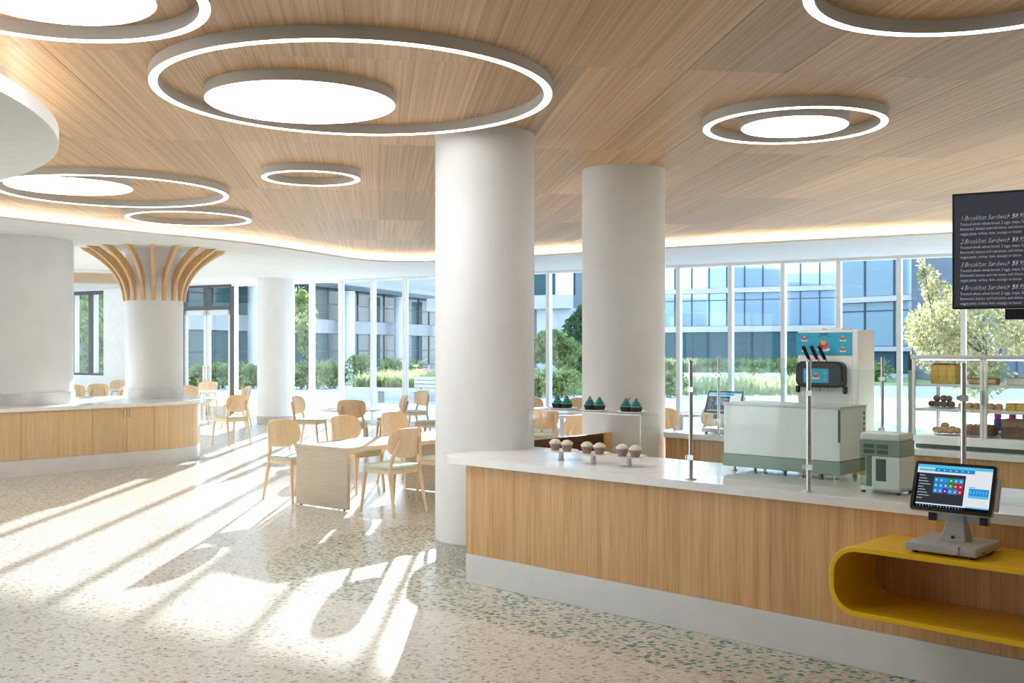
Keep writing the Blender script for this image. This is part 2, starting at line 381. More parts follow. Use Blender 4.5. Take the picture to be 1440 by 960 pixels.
# ---- perimeter soffit with lip, riser and cove strip
def ringmesh(inner, outer, z0, z1):
    mb = MB(); n = len(inner)
    vs = [(*p, z0) for p in inner]+[(*p, z0) for p in outer]+[(*p, z1) for p in inner]+[(*p, z1) for p in outer]; fsx = []
    for i in range(n):
        j = (i+1) % n
        fsx += [(i, j, n+j, n+i), (2*n+i, 3*n+i, 3*n+j, 2*n+j), (i, 2*n+i, 2*n+j, j), (n+i, n+j, 3*n+j, 3*n+i)]
    return mb.add(vs, fsx)
def toroom(p):       # push a boundary point out to the room outline, away from the ceiling's middle
    c = Vector((0.5, 7.0)); d = (Vector(p)-c); best = 1e9
    for (a, bb) in ((((XL, YB)), (XR, YB)), ((XR, YB), (XR, facY(XR))), ((XR, facY(XR)), (XL, facY(XL))), ((XL, facY(XL)), (XL, YB))):
        a = Vector(a); e = Vector(bb)-a; den = d.x*e.y-d.y*e.x
        if abs(den) < 1e-9: continue
        q = a-c; tt = (q.x*e.y-q.y*e.x)/den; ss = (q.x*d.y-q.y*d.x)/den
        if tt > 0 and -1e-6 <= ss <= 1+1e-6: best = min(best, tt)
    return tuple(c+d*best)
OUT = []
for i, p in enumerate(EDGE): OUT.append(toroom(p))
# outline corners: snap the nearest ring point to each corner so the soffit reaches into it
for cpt in ((XL, YB), (XR, YB), (XR, facY(XR)), (XL, facY(XL))):
    k = min(range(len(OUT)), key=lambda q: (Vector(OUT[q])-Vector(cpt)).length); OUT[k] = cpt
EDGE_O = offset(EDGE, -0.16, True)
if not inside(EDGE[0], EDGE_O): EDGE_O = offset(EDGE, 0.16, True)
sof = struct(obj('ceiling_soffit', ringmesh(EDGE, OUT, SOFF, SOFF+0.03), M['soffit']))
struct(obj('cove_riser', ringmesh(EDGE_O, OUT, SOFF+0.03, CEIL), M['soffit'], sof))
obj('cove_light_strip', ringmesh(offset(EDGE, -0.10, True) if EDGE_O == offset(EDGE, -0.16, True) else offset(EDGE, 0.10, True),
    offset(EDGE, -0.13, True) if EDGE_O == offset(EDGE, -0.16, True) else offset(EDGE, 0.13, True), SOFF+0.03, SOFF+0.040), M['cove'], sof)
# round lowered soffit, upper left
LOWZ = 3.0
lc = (-6.44, 5.3); lr = 3.82
low = MB(); low.lathe([(0.02, LOWZ), (lr-0.02, LOWZ), (lr, LOWZ+0.01), (lr, LOWZ+0.10), (lr-0.06, LOWZ+0.12), (lr-0.30, LOWZ+0.12), (lr-0.30, CEIL), (0.02, CEIL)], lc[0], lc[1], 128)
rs = struct(obj('ceiling_round_soffit', low, M['soffit'], smooth=30))
obj('cove_light_strip', ringmesh([(lc[0]+(lr-0.24)*math.cos(a*PI/40), lc[1]+(lr-0.24)*math.sin(a*PI/40)) for a in range(80)],
    [(lc[0]+(lr-0.20)*math.cos(a*PI/40), lc[1]+(lr-0.20)*math.sin(a*PI/40)) for a in range(80)], LOWZ+0.12, LOWZ+0.135), M['cove'], rs)

# ---- facade: glazed bays, door, side window, solid wall
HEAD = SOFF
fac = sempty('window_1', F0, AF)
px_m = [439, 480, 525, 570]
sm = [fs(p) for p in px_m]
s772, s955 = fs(772), fs(955)
sm += [sm[3]+(s772-sm[3])*q/4 for q in (1, 2, 3)]+[s772]+[s772+(s955-s772)*q/3 for q in (1, 2)]+[s955]
sm += [fs(p) for p in (1028, 1102, 1180, 1265, 1355)]
while sm[-1] < 11.0: sm.append(sm[-1]+1.0)
s_left = fs(331); sm = [s_left, fs(388)]+sm
mull = None
for s in sm:
    if mull is None: mull = obj('mullion', MB().box(-.038, .038, -.065, .065, 0.10, HEAD-.05), M['alu'], fac, loc=(s, 0, 0))
    else: shared('mullion', mull.data, fac, (s, 0, 0))
for a, bb in zip(sm[:-1], sm[1:]):
    obj('pane', MB().box(a+.038, bb-.038, -.006, .006, 0.10, HEAD-.05), M['glass'], fac)
obj('head_rail', MB().box(sm[0]-.045, sm[-1]+.2, -.085, .085, HEAD-.05, HEAD+.1), M['alu'], fac)
obj('sill_rail', MB().box(sm[0]-.045, sm[-1]+.2, -.09, .09, 0, 0.10), M['alu'], fac)
# door
sd0, sd1 = fs(257), fs(328)
door = sempty('door_1', F0, AF)
ZD = 1.7+(HOR-436)*26.3/F_PX
dk = MB(); dk.box(sd0-.09, sd0+.06, -.08, .08, 0, HEAD); dk.box(sd1-.03, sd1+.09, -.08, .08, 0, HEAD); dk.box(sd0, sd1, -.08, .08, ZD, ZD+.08); dk.box(sd0, sd1, -.08, .08, HEAD-.06, HEAD+.05)
sc_ = (sd0+sd1)/2; dk.box(sc_-.07, sc_+.07, -.07, .07, ZD, HEAD)
obj('door_frame', dk, M['darkframe'], door)
for a, bb in ((sd0+.06, sc_-.07), (sc_+.07, sd1-.03)): obj('transom_pane', MB().box(a, bb, -.006, .006, ZD+.08, HEAD-.06), M['glass'], door)
for sgn in (-1, 1):
    a, bb = (sd0+.07, sc_-.005) if sgn < 0 else (sc_+.005, sd1-.04)
    lf = MB(); lf.box(a, a+.10, -.03, .03, 0.01, ZD-.01); lf.box(bb-.10, bb, -.03, .03, 0.01, ZD-.01); lf.box(a, bb, -.03, .03, ZD-.13, ZD-.01); lf.box(a, bb, -.03, .03, .01, .26)
    leaf = obj('door_leaf', lf, M['greyalu'], door)
    obj('pane', MB().box(a+.10, bb-.10, -.006, .006, .26, ZD-.13), M['glass'], leaf)
    hx = bb-.05 if sgn < 0 else a+.05
    hd = MB(); hd.tube([(hx, -.09, .85), (hx, -.09, 1.25)], .016); hd.tube([(hx, -.02, .90), (hx, -.09, .90)], .01); hd.tube([(hx, -.02, 1.20), (hx, -.09, 1.20)], .01)
    obj('door_handle', hd, M['steel'], leaf, smooth=40)
obj('threshold', MB().box(sd0, sd1, -.09, .09, 0, .012), M['steel'], door)
# solid wall and the dark framed window left of it
sw0, sw1 = fs(97)-2.4, fs(150)
sill = 1.7-39*28.5/F_PX
wf = MB(); s_end = (XL-0.1)/math.cos(AF)
wf.box(sw1, sd0-.09, -.10, .12, 0, HEAD+.2); wf.box(sw0, sw1, -.10, .12, 0, sill); wf.box(s_end, sw0, -.10, .12, 0, HEAD+.2); wf.box(sw0, sw1, -.10, .12, HEAD-.02, HEAD+.2)
wall_f = struct(obj('wall_front', wf, M['wallp'])); wall_f.location = F0; wall_f.rotation_euler = (0, 0, AF)
win = sempty('window_2', F0, AF)
fr = MB(); fr.box(sw0, sw1, -.06, .06, sill, sill+.06); fr.box(sw0, sw1, -.06, .06, HEAD-.12, HEAD-.02)
bars = [sw0, sw0+1.2, fs(101), fs(127), sw1-.05]
for s in bars: fr.box(s, s+.06, -.06, .06, sill, HEAD-.02)
obj('window_frame', fr, M['darkframe'], win)
for s in (fs(106), fs(133)): obj('reveal_bar', MB().box(s, s+.10, -.03, .05, sill+.06, HEAD-.12), M['greyalu'], win)
for a, bb in zip(bars[:-1], bars[1:]): obj('pane', MB().box(a+.06, bb, -.005, .005, sill+.06, HEAD-.12), M['glass'], win)

# ---- columns
def column(name, x, y, r, ztop, z0=0.0, skirt=0.16, smat='terrazzo_skirt', sr=0.012, szb=None):
    e = sempty(name, (x, y, 0))
    obj('shaft', MB().cyl(0, 0, z0+skirt, ztop, r, 64), M['colpaint'], e, smooth=40)
    obj('base_band', MB().cyl(0, 0, z0, z0+skirt, r+sr, 64), M[smat], e, smooth=40)
    return e
column('column_1', COL1[0], COL1[1], 0.40, CEIL, skirt=0.17, sr=-0.005)
column('column_2', 1.08, 10.2, 0.40, CEIL)
ISL = Vector((-6.65, 13.67, 0)); AI = AU+PI/2
def WI(a, b, z=0.0): return ISL+N*a-U*b+Vector((0, 0, z))
cA = WI(2.83, 1.28); cB = WI(0.60, 1.28)
M['marble'] = plain('marble_band', (0.66, 0.66, 0.66), 0.25, bscale=40, var=0.12)
for nm, c, r in (('column_3', cA, 0.435), ('column_4', cB, 0.86)):
    e = sempty(nm, (c.x, c.y, 0))
    obj('shaft', MB().cyl(0, 0, 0.0, SOFF, r, 64), M['colpaint'], e, smooth=40)
    obj('marble_band', MB().lathe([(r, 0.9), (r+.02, 0.9), (r+.02, 1.07), (r, 1.07)], 0, 0, 64, caps=False), M['marble'], e, smooth=40)
column('column_5', atY(388, 23.6), 23.6, 0.41, SOFF, skirt=0.17)

# ================================================================== EXTERIOR
M['paving'] = plain('pale_paving', (0.56, 0.55, 0.53), 0.8, bscale=3, var=0.08)
M['concrete'] = plain('concrete', (0.42, 0.43, 0.45), 0.8, var=0.06, bscale=8)
M['whitewall'] = plain('white_render', (0.80, 0.82, 0.85), 0.8)
M['slate'] = plain('slate_cladding', (0.10, 0.13, 0.18), 0.6)
M['lawn'] = plain('lawn', (0.28, 0.32, 0.13), 0.9, bscale=12, var=0.4)
M['tealpane'] = plain('teal_glazing', (0.04, 0.10, 0.105), 0.08, 0.0, 0.28)
M['bluepane'] = plain('blue_glazing', (0.42, 0.58, 0.66), 0.05, 0.5, 0.6)
M['darkbar'] = plain('dark_glazing_bar', (0.03, 0.06, 0.09), 0.5)
M['leaf_g'] = leafmat('leaf_green', (0.10, 0.16, 0.045), (0.38, 0.42, 0.17))
M['leaf_y'] = leafmat('leaf_yellow', (0.19, 0.18, 0.075), (0.50, 0.46, 0.24), 0.4)
M['leaf_d'] = leafmat('leaf_dark', (0.03, 0.07, 0.03), (0.09, 0.15, 0.07), 0.3)
M['grassblade'] = leafmat('grass_blade', (0.24, 0.30, 0.11), (0.55, 0.53, 0.30), 0.45)
M['bark'] = plain('bark', (0.10, 0.07, 0.05), 0.9, var=0.3)
M['bench'] = plain('bench_slats', (0.45, 0.42, 0.38), 0.7)

gp = MB(); gp.prism([(-80, facY(-80)+0.1), (60, facY(60)+0.1), (60, 190), (-80, 190)], -0.10, -0.02)
struct(obj('ground', gp, M['paving']))
struct(obj('lawn', MB().prism([(-40, 47), (-5, 47), (-5, 56), (-40, 60)], -0.02, 0.05), M['lawn']))
struct(obj('lawn', MB().prism([(3, 52), (36, 40), (36, 50), (3, 62)], -0.02, 0.06), M['lawn']))

def leaves(mb, c, r, n, size, shell=0.35, m=0):
    for _ in range(n):
        while True:
            d = Vector((random.uniform(-1, 1), random.uniform(-1, 1), random.uniform(-1, 1)))
            if shell < d.length < 1: break
        p = Vector((c[0]+d.x*r[0], c[1]+d.y*r[1], c[2]+d.z*r[2]))
        a = Vector((random.gauss(0, 1), random.gauss(0, 1), random.gauss(0, .6))).normalized(); b2 = a.orthogonal().normalized()
        b2 = (Matrix.Rotation(random.uniform(0, 6.28), 3, a) @ b2); s = size*random.uniform(.6, 1.3)
        mb.add([p-b2*s, p+a.cross(b2)*s*.45, p+b2*s, p-a.cross(b2)*s*.45], [(0, 1, 2, 3)], m)
def tree(name, label, x, y, h, clumps, n, size, mat, trunk=.09, cat='tree', group=None, base=None):
    t = thing(name, label, cat, (x, y, -0.02), 0, group)
    z1 = base if base else h*.55
    obj('trunk', MB().tube([(0, 0, 0), (.05, 0, z1*.5), (0, .04, z1)], [trunk, trunk*.8, trunk*.5], 8), M['bark'], t, smooth=50)
    for q, (c, r) in enumerate(clumps[1:4]):
        obj('branch', MB().tube([(0, .03, z1*.75), (c[0]*.5, c[1]*.5, (z1+c[2])*.5), (c[0]*.8, c[1]*.8, c[2])], [trunk*.5, trunk*.35, trunk*.15], 6), M['bark'], t, smooth=50)
    mb = MB()
    tot = sum(r[0]*r[2] for c, r in clumps)
    for c, r in clumps: leaves(mb, c, r, int(n*r[0]*r[2]/tot), size)
    f = obj('foliage', mb, M[mat], t); f['kind'] = 'stuff'
    return t
def clumps(h, R, n, zlo=.35, seed=1):
    rnd = random.Random(seed); out = [((0, 0, h*.68), (R*.7, R*.7, h*.30))]
    for i in range(n):
        a = rnd.uniform(0, 6.28); z = rnd.uniform(zlo, .86)
        rr = R*(1-abs(z-.6))*.75
        out.append(((math.cos(a)*rr, math.sin(a)*rr, h*z), (R*.42, R*.42, h*.15)))
    return out
tree('autumn_tree', 'pale yellow-green bushy tree right behind the cake display case', atY(1385, 27), 27, 3.4, clumps(3.4, 1.9, 12, .25, 3), 5600, .075, 'leaf_y', .08, base=2.0)
tree('autumn_tree', 'slim reddish tree top rising beside the black menu screen', atY(1318, 29), 29, 4.1, [((0, 0, 1.9), (.75, .75, 1.0)), ((.1, 0, 2.9), (.5, .5, .7)), ((-.2, 0, 3.5), (.3, .3, .5)), ((-.45, 0, 3.9), (.12, .12, .4)), ((-.5, 0, 2.2), (.4, .4, .6))], 2400, .07, 'leaf_y', .06)
tree('round_tree', 'small round light green tree between the two large white columns', atY(772, 44), 44, 2.5, clumps(2.5, 1.25, 7, .4, 5), 2600, .12, 'leaf_g', .07)
tree('dark_tree', 'dark green upright tree beside the second white column', atY(818, 52), 52, 3.6, [((0, 0, 1.9), (1.1, 1.1, 1.6)), ((.1, 0, 3.0), (.6, .6, .8))], 2600, .14, 'leaf_d', .1)
for i, (px, Y, h, R, lab) in enumerate(((104, 37, 4.2, 2.0, 'leafy green tree behind the dark framed window, leftmost'), (122, 41, 5.2, 2.2, 'tall green tree in the middle of the dark framed window'),
                                       (143, 36, 4.4, 1.6, 'green tree at the right jamb of the dark framed window'))):
    tree('garden_tree', lab, atY(px, Y), Y, h, clumps(h, R, 9, .12, 11+i), 1700, .12, 'leaf_g', .1, group='trees beyond the dark framed window')
tree('garden_tree', 'slender green tree just right of the far white column', atY(427, 45), 45, 4.0, [((0, 0, 3.1), (.55, .55, 1.0)), ((.1, 0, 2.0), (.4, .4, .7)), ((-.1, 0, 3.8), (.35, .35, .5))], 900, .12, 'leaf_g', .05)
def shrub(px, Y, R, h, label, mat='leaf_g', n=420, size=.10, group='low shrubs across the plaza'):
    t = thing('shrub', label, 'shrub', (atY(px, Y), Y, -0.02), 0, group)
    mb = MB(); leaves(mb, (0, 0, h*.5), (R, R, h*.5), n, size, .2)
    for _ in range(60):
        a = random.uniform(0, 6.28); l = random.uniform(.5, 1)
        tip = Vector((math.cos(a)*R*l, math.sin(a)*R*l, h*random.uniform(.6, 1.1))); mid = tip*.5+Vector((0, 0, h*.3))
        mb.add([(0, 0, 0), mid+Vector((.05, 0, 0)), tip, mid-Vector((.05, 0, 0))], [(0, 1, 2, 3)])
    f = obj('foliage', mb, M[mat], t); f['kind'] = 'stuff'
    obj('stem', MB().tube([(0, 0, 0), (0, 0, h*.6)], .03, 6), M['bark'], t)
for px, Y, R, h, lab in ((281, 43, .55, 1.0, 'green shrub seen through the left door leaf'), (306, 43, .65, 1.1, 'spreading green shrub seen through the right door leaf'),
                         (338, 43, .65, 1.1, 'green shrub between the door and the far white column'), (356, 44, .6, 1.0, 'green shrub touching the left edge of the far white column'),
                         (424, 43, .7, 1.15, 'green shrub touching the right edge of the far white column'), (447, 43, .7, 1.2, 'bright shrub behind the first white mullion'),
                         (470, 44, .6, 1.05, 'green shrub between the first and second white mullions'), (505, 52, .8, 1.4, 'shrub below the far building, behind the left end of the planter'),
                         (548, 52, .8, 1.2, 'shrub at the foot of the far round column'), (580, 52, .8, 1.1, 'shrub left of the pink bicycle'),
                         (760, 36, .9, 1.0, 'pale low shrub left of the mullion between the two large columns'), (790, 36, .9, 1.0, 'pale low shrub right of the mullion between the two large columns'),
                         (943, 36, .6, .95, 'low shrub beside the right edge of the second white column'), (1110, 60, 1.0, 1.2, 'shrub left of the soft-serve machine at the glass building'),
                         (1232, 50, .8, 1.1, 'shrub just right of the soft-serve machine'), (1060, 62, 1.0, 1.0, 'low shrub in front of the glass building lobby')):
    shrub(px, Y, R, h, lab)
# planter with grasses
pa, pb = Vector((atY(484, 34.5), 34.5, 0)), Vector((atY(640, 33.0), 33.0, 0))
ang = math.atan2(pb.y-pa.y, pb.x-pa.x); Lp = (pb-pa).length
pt = thing('planter', 'long low concrete planter filled with grasses on the plaza', 'planter', (pa.x, pa.y, -0.02), ang)
pw = MB(); pw.box(0, Lp, 0, .12, 0, .42); pw.box(0, Lp, 4.4, 4.5, 0, .42); pw.box(0, .12, .12, 4.4, 0, .42); pw.box(Lp-.12, Lp, .12, 4.4, 0, .42)
obj('wall', pw, M['concrete'], pt, bevel=.01); obj('soil', MB().box(.12, Lp-.12, .12, 4.4, 0, .33), M['bark'], pt)
def blades(n, x0, x1, y0, y1, z, h, wd):
    mb = MB()
    for _ in range(n):
        x, y = random.uniform(x0, x1), random.uniform(y0, y1); hh = h*random.uniform(.5, 1.1); lx, ly = random.gauss(0, .18)*hh, random.gauss(0, .18)*hh
        a = random.uniform(0, 3.14); dx, dy = math.cos(a)*wd, math.sin(a)*wd
        mb.add([(x-dx, y-dy, z), (x+dx, y+dy, z), (x+lx*.5+dx*.7, y+ly*.5+dy*.7, z+hh*.6), (x+lx*1.6, y+ly*1.6, z+hh), (x+lx*.5-dx*.7, y+ly*.5-dy*.7, z+hh*.6)], [(0, 1, 2, 3, 4)])
    return mb
g1 = obj('grass', blades(2600, .15, Lp-.15, .5, 4.3, .33, .62, .02), M['grassblade'], pt); g1['kind'] = 'stuff'
g2 = obj('front_grass', blades(900, .15, Lp-.15, .15, .7, .33, .5, .025), M['leaf_g'], pt); g2['kind'] = 'stuff'
mg = obj('meadow_grass', blades(3200, -3.3, 9, -2.2, 2.2, 0, .75, .03), M['grassblade']); mg.location = (atY(790, 39.5), 39.5, -.02); mg['kind'] = 'stuff'
tag(mg, 'pale tall grasses growing beyond the glass between the large columns', 'grass')
hg = obj('hedge', blades(2600, -9, 9, -.5, .5, 0, 1.0, .05), M['leaf_g']); hg.location = (atY(1040, 72), 72, -.02); hg['kind'] = 'stuff'
tag(hg, 'low green planting along the foot of the glass building', 'hedge')
# bench
bt = thing('park_bench', 'slatted wooden bench with backrest beside the plaza planter', 'bench', (atY(582, 32.6), 32.6, -.02), ang)
for q in range(4): obj('seat_slat', MB().box(-1.25, 1.6, -.02-.14*q-.12, -.02-.14*q, .36, .43), M['bench'], bt)
for q in range(3): obj('back_slat', MB().box(0.0, 1.6, .02, .06, .47+.12*q, .57+.12*q), M['bench'], bt)
for q in (-1.05, .2, 1.45): obj('leg', MB().box(q-.04, q+.04, -.45, -.05, 0, .36), M['bench'], bt)
for q in (.2, 1.4): obj('back_post', MB().box(q-.03, q+.03, .06, .10, .02, .83), M['darkframe'], bt)
# bicycle
bc = thing('bicycle', 'small pink bicycle parked on the plaza beside the large column', 'bicycle', (atY(592, 45), 45, -.02), 0.25)
def wheel(x): 
    mb = MB(); pts = [(x+.31*math.cos(a*PI/10), 0, .33+.31*math.sin(a*PI/10)) for a in range(21)]; mb.tube(pts, .022, 6)
    for a in range(6): mb.tube([(x, 0, .33), (x+.3*math.cos(a*PI/3), 0, .33+.3*math.sin(a*PI/3))], .006, 4)
    return mb
for x in (-.5, .5): obj('wheel', wheel(x), M['black'], bc)
M['bikepink'] = plain('bicycle_pink', (0.75, 0.25, 0.27), 0.4)
fb = MB()
for a, b2 in (((-.5, .33), (-.2, .75)), ((-.2, .75), (.36, .8)), ((-.1, .35), (.36, .78)), ((-.1, .35), (-.2, .9)), ((-.5, .33), (-.1, .35)), ((.5, .33), (.33, .98))): fb.tube([(a[0], 0, a[1]), (b2[0], 0, b2[1])], .025, 6)
obj('frame', fb, M['bikepink'], bc); obj('handlebar', MB().tube([(.33, -.28, 1.0), (.30, 0, .98), (.33, .28, 1.0)], .018, 6), M['black'], bc); obj('saddle', MB().blob((-.22, 0, .93), (.14, .08, .04)), M['whitewall'], bc)

# ---- far buildings
def building(name, label, p0, p1, depth, storeys, bay, panes, bars, band, top, cols=None, transom=.5, dark='darkbar'):
    """p0 -> p1 runs left to right as seen; each storey is (z0, z1) of its glazing, bands lie between"""
    p0, p1 = Vector((*p0, 0)), Vector((*p1, 0)); Lb = (p1-p0).length
    t = thing(name, label, 'building', (p0.x, p0.y, -.02), math.atan2(p1.y-p0.y, p1.x-p0.x))
    obj('core', MB().box(0.05, Lb-.05, .35, depth, 0, top-.1), M['slate'], t)
    zs = [0]+[z for s in storeys for z in s]+[top]
    for a, b2 in zip(zs[0::2], zs[1::2]):
        if b2-a > .02: obj('spandrel', MB().box(0, Lb, -.12, .35, a, b2), M[band], t)
    nb = max(1, int(round(Lb/bay))); bw = Lb/nb
    pmesh = {}; bmesh_ = {}
    for si, (z0, z1) in enumerate(storeys):
        for i in range(nb):
            zt = z0+(z1-z0)*transom
            for (a, b2, key) in ((z0, zt, (si, 0)), (zt, z1, (si, 1))):
                if key not in pmesh: pmesh[key] = obj('pane', MB().box(.05, bw-.05, .10, .14, a+.03, b2-.03), M[panes[si % len(panes)]], t, loc=(i*bw, 0, 0)).data
                else: shared('pane', pmesh[key], t, (i*bw, 0, 0))
            if si not in bmesh_: bmesh_[si] = obj('glazing_bar', MB().box(-.05, .05, .04, .16, z0, z1).box(.05, bw-.05, .06, .15, zt-.03, zt+.03), M[bars], t, loc=(i*bw, 0, 0)).data
            else: shared('glazing_bar', bmesh_[si], t, (i*bw, 0, 0))
    if cols:
        for cxx, r in cols: obj('column', MB().cyl(cxx, -.9, 0, top-1.3, r, 20), M['whitewall'], t, smooth=40)
    return t
bl = building('office_building', 'low concrete office building with teal windows and round white columns', (-17.3, 48.2), (-5.2, 87.2), 14, [(.35, 2.6), (3.45, 5.5)], 2.2,
              ['tealpane'], 'darkbar', 'concrete', 6.6, cols=[(20.2, .42), (28.5, .42), (36.5, .42), (9, .42)])
obj('roof_slab', MB().box(-2, 42, -2.0, 14, 5.55, 5.85), M['concrete'], bl); obj('parapet', MB().box(-2, 42, -1.6, 14, 5.85, 7.4), M['concrete'], bl)
bm_ = building('wing_building', 'white building wing with a projecting upper floor, between the large columns', (-3.0, 62), (atY(806, 58), 58), 10, [(4.6, 8.2)], 1.5, ['tealpane'], 'darkbar', 'slate', 9.5)  # slate band stands in for the shade of the recess below the overhang
obj('overhang_wall', MB().box(-2, 7.6, -.7, -.13, 3.85, 4.6), M['concrete'], bm_)
obj('white_pier', MB().box(6.6, 7.6, -.35, -.13, 4.6, 9.5), M['whitewall'], bm_)
obj('lower_wall', MB().box(5.4, 8.6, -.35, -.13, 0, 3.85), M['concrete'], bm_)
st = thing('slate_tower', 'dark slate clad tower edge beside the second large column', 'building', (atY(807, 74), 74, -.02), 0)
obj('wall', MB().box(0, 4.0, 0, 6, 0, 9.5), M['slate'], st)
for q in range(5): obj('cladding_strip', MB().box(.3+q*.75, .34+q*.75, -.05, 0, 0, 9.5), M['darkbar'], st)
bg = building('glass_building', 'blue glass office building with dark glazing bars across the plaza', (atY(925, 92), 92), (atY(1180, 84), 84), 16, [(.3, 3.0), (3.5, 6.3), (6.7, 10.2)], 1.55,
              ['tealpane', 'bluepane', 'bluepane'], 'darkbar', 'concrete', 11.0, transom=.78)
bh = building('glass_pavilion', 'tall pale blue mirrored glass facade right of the soft-serve machine', (atY(1176, 60), 60), (atY(1300, 55), 55), 12, [(.3, 1.5), (1.75, 4.2), (4.5, 8.4)], 1.75,
              ['tealpane', 'bluepane', 'bluepane'], 'darkbar', 'concrete', 8.6, transom=.8)
s2 = thing('slate_tower', 'dark slate clad wall left of the black menu screen', 'building', (atY(1303, 52)+.2, 48.5, -.02), 0)
obj('wall', MB().box(0, 5.0, 0, 6, 0, 8.0), M['slate'], s2)
for q in range(6): obj('cladding_strip', MB().box(.3+q*.75, .34+q*.75, -.05, 0, 0, 8.0), M['darkbar'], s2)

# ================================================================== CEILING LIGHTS
LZ = CEIL-0.075
def circ(xl, xr, yb, z=LZ):
    a, b = math.atan(kx(xl)), math.atan(kx(xr)); ph, be = (a+b)/2, (b-a)/2
    far = F_PX*(z-CAMZ)/(HOR-yb); D = far/(math.cos(ph)+math.sin(be))
    return D*math.sin(ph), D*math.cos(ph), D*math.sin(be)
def ring_light(label, xl, xr, yb):
    x, y, r = circ(xl, xr, yb); t = thing('ring_light', label, 'ceiling light', (x, y, LZ), 0, 'round ceiling lights'); w_ = .055; n = 96
    obj('housing', MB().lathe([(r-w_, .004), (r, .004), (r, .075), (r-w_, .075), (r-w_, .004)], 0, 0, n, caps=False), M['fixture'], t, smooth=30)
    obj('diffuser', MB().lathe([(r-w_+.004, 0), (r-.004, 0), (r-.004, .004), (r-w_+.004, .004), (r-w_+.004, 0)], 0, 0, n, caps=False), M['ring'], t)
def disc_light(label, xl, xr, yb):
    x, y, r = circ(xl, xr, yb); t = thing('disc_light', label, 'ceiling light', (x, y, LZ), 0, 'round ceiling lights'); n = 80
    obj('housing', MB().lathe([(r-.012, .004), (r, .004), (r, .075), (.01, .075)], 0, 0, n), M['fixture'], t, smooth=30)
    obj('diffuser', MB().lathe([(.01, 0), (r-.012, 0), (r-.012, .004)], 0, 0, n), M['disc'], t)
ring_light('largest glowing ring light, ahead of the nearest white column', 208, 777, 191)
disc_light('glowing disc light inside the largest ring light', 286, 557, 174.5)
ring_light('glowing ring light cut by the top left corner of the picture', -210, 297, 61)
disc_light('glowing disc light cut by the top left corner of the picture', -75, 222, 37)
ring_light('glowing ring light partly hidden by the round white soffit', -15, 322, 292)
disc_light('glowing disc light partly hidden by the round white soffit', 3, 188, 275)
ring_light('small ring light without a disc, left of the nearest white column', 367, 507, 262)
ring_light('small ring light above the wooden finned column', 175, 354, 318)
ring_light('mid-sized ring light with a disc, above the second column and soft-serve machine', 988, 1250, 203)
disc_light('smaller glowing disc light inside the mid-sized ring on the right', 1041, 1195, 194)
ring_light('ring light cut by the top right edge of the picture', 1128, 1690, 52)

# ================================================================== FINNED COLUMN CAPITAL
cap = thing('column_fins', 'flower-shaped capital of curved wooden fins around the slender column', 'column capital', (cA.x, cA.y, 2.42))
NF = 18; hf = SOFF-2.42; r0 = .437
def fin():
    out = []; inn = []
    for i in range(15):
        t = i/14; z = hf*t
        ro = r0+.035+(1.10-r0-.035)*(t**2.6*.85+.15*t**1.1)
        ri = r0+(.92-r0)*max(0, (t-.18)/.82)**2.7
        out.append((ro, z)); inn.append((min(ri, ro-.03), z))
    poly = out+inn[::-1]; n = len(poly); wd = .028
    vs = [(p[0], -wd, p[1]) for p in poly]+[(p[0], wd, p[1]) for p in poly]; fsx = []
    for i in range(14):
        j = n-1-i
        fsx += [(i, i+1, j-1, j), (n+i, n+j, n+j-1, n+i+1)]
    fsx += [(i, n+i, n+(i+1) % n, (i+1) % n) for i in range(n)]
    return MB().add(vs, fsx)
fo = None
for i in range(NF):
    a = 2*PI*i/NF+.12
    if fo is None: fo = obj('fin', fin(), M['finwood'], cap, bevel=.006, rot=(0, 0, a))
    else:
        q = shared('fin', fo.data, cap, (0, 0, 0), (0, 0, a)); mo = q.modifiers.new('bevel', 'BEVEL'); mo.width = .006; mo.segments = 2; mo.limit_method = 'ANGLE'; mo.angle_limit = .7
# a wooden ceiling inset further left, seen behind the fins
wi = struct(obj('ceiling_inset', MB().lathe([(.02, SOFF-.03), (2.0, SOFF-.03), (2.0, SOFF), (.02, SOFF)], 0, 0, 64), M['ceilwood'], sof, smooth=30)); wi.location = (atY(128, 22.6), 22.6, 0)
rl = struct(obj('inset_rim', MB().lathe([(2.0, SOFF-.06), (2.09, SOFF-.06), (2.09, SOFF), (2.0, SOFF), (2.0, SOFF-.06)], 0, 0, 64, caps=False), M['soffit'], sof, smooth=30)); rl.location = wi.location

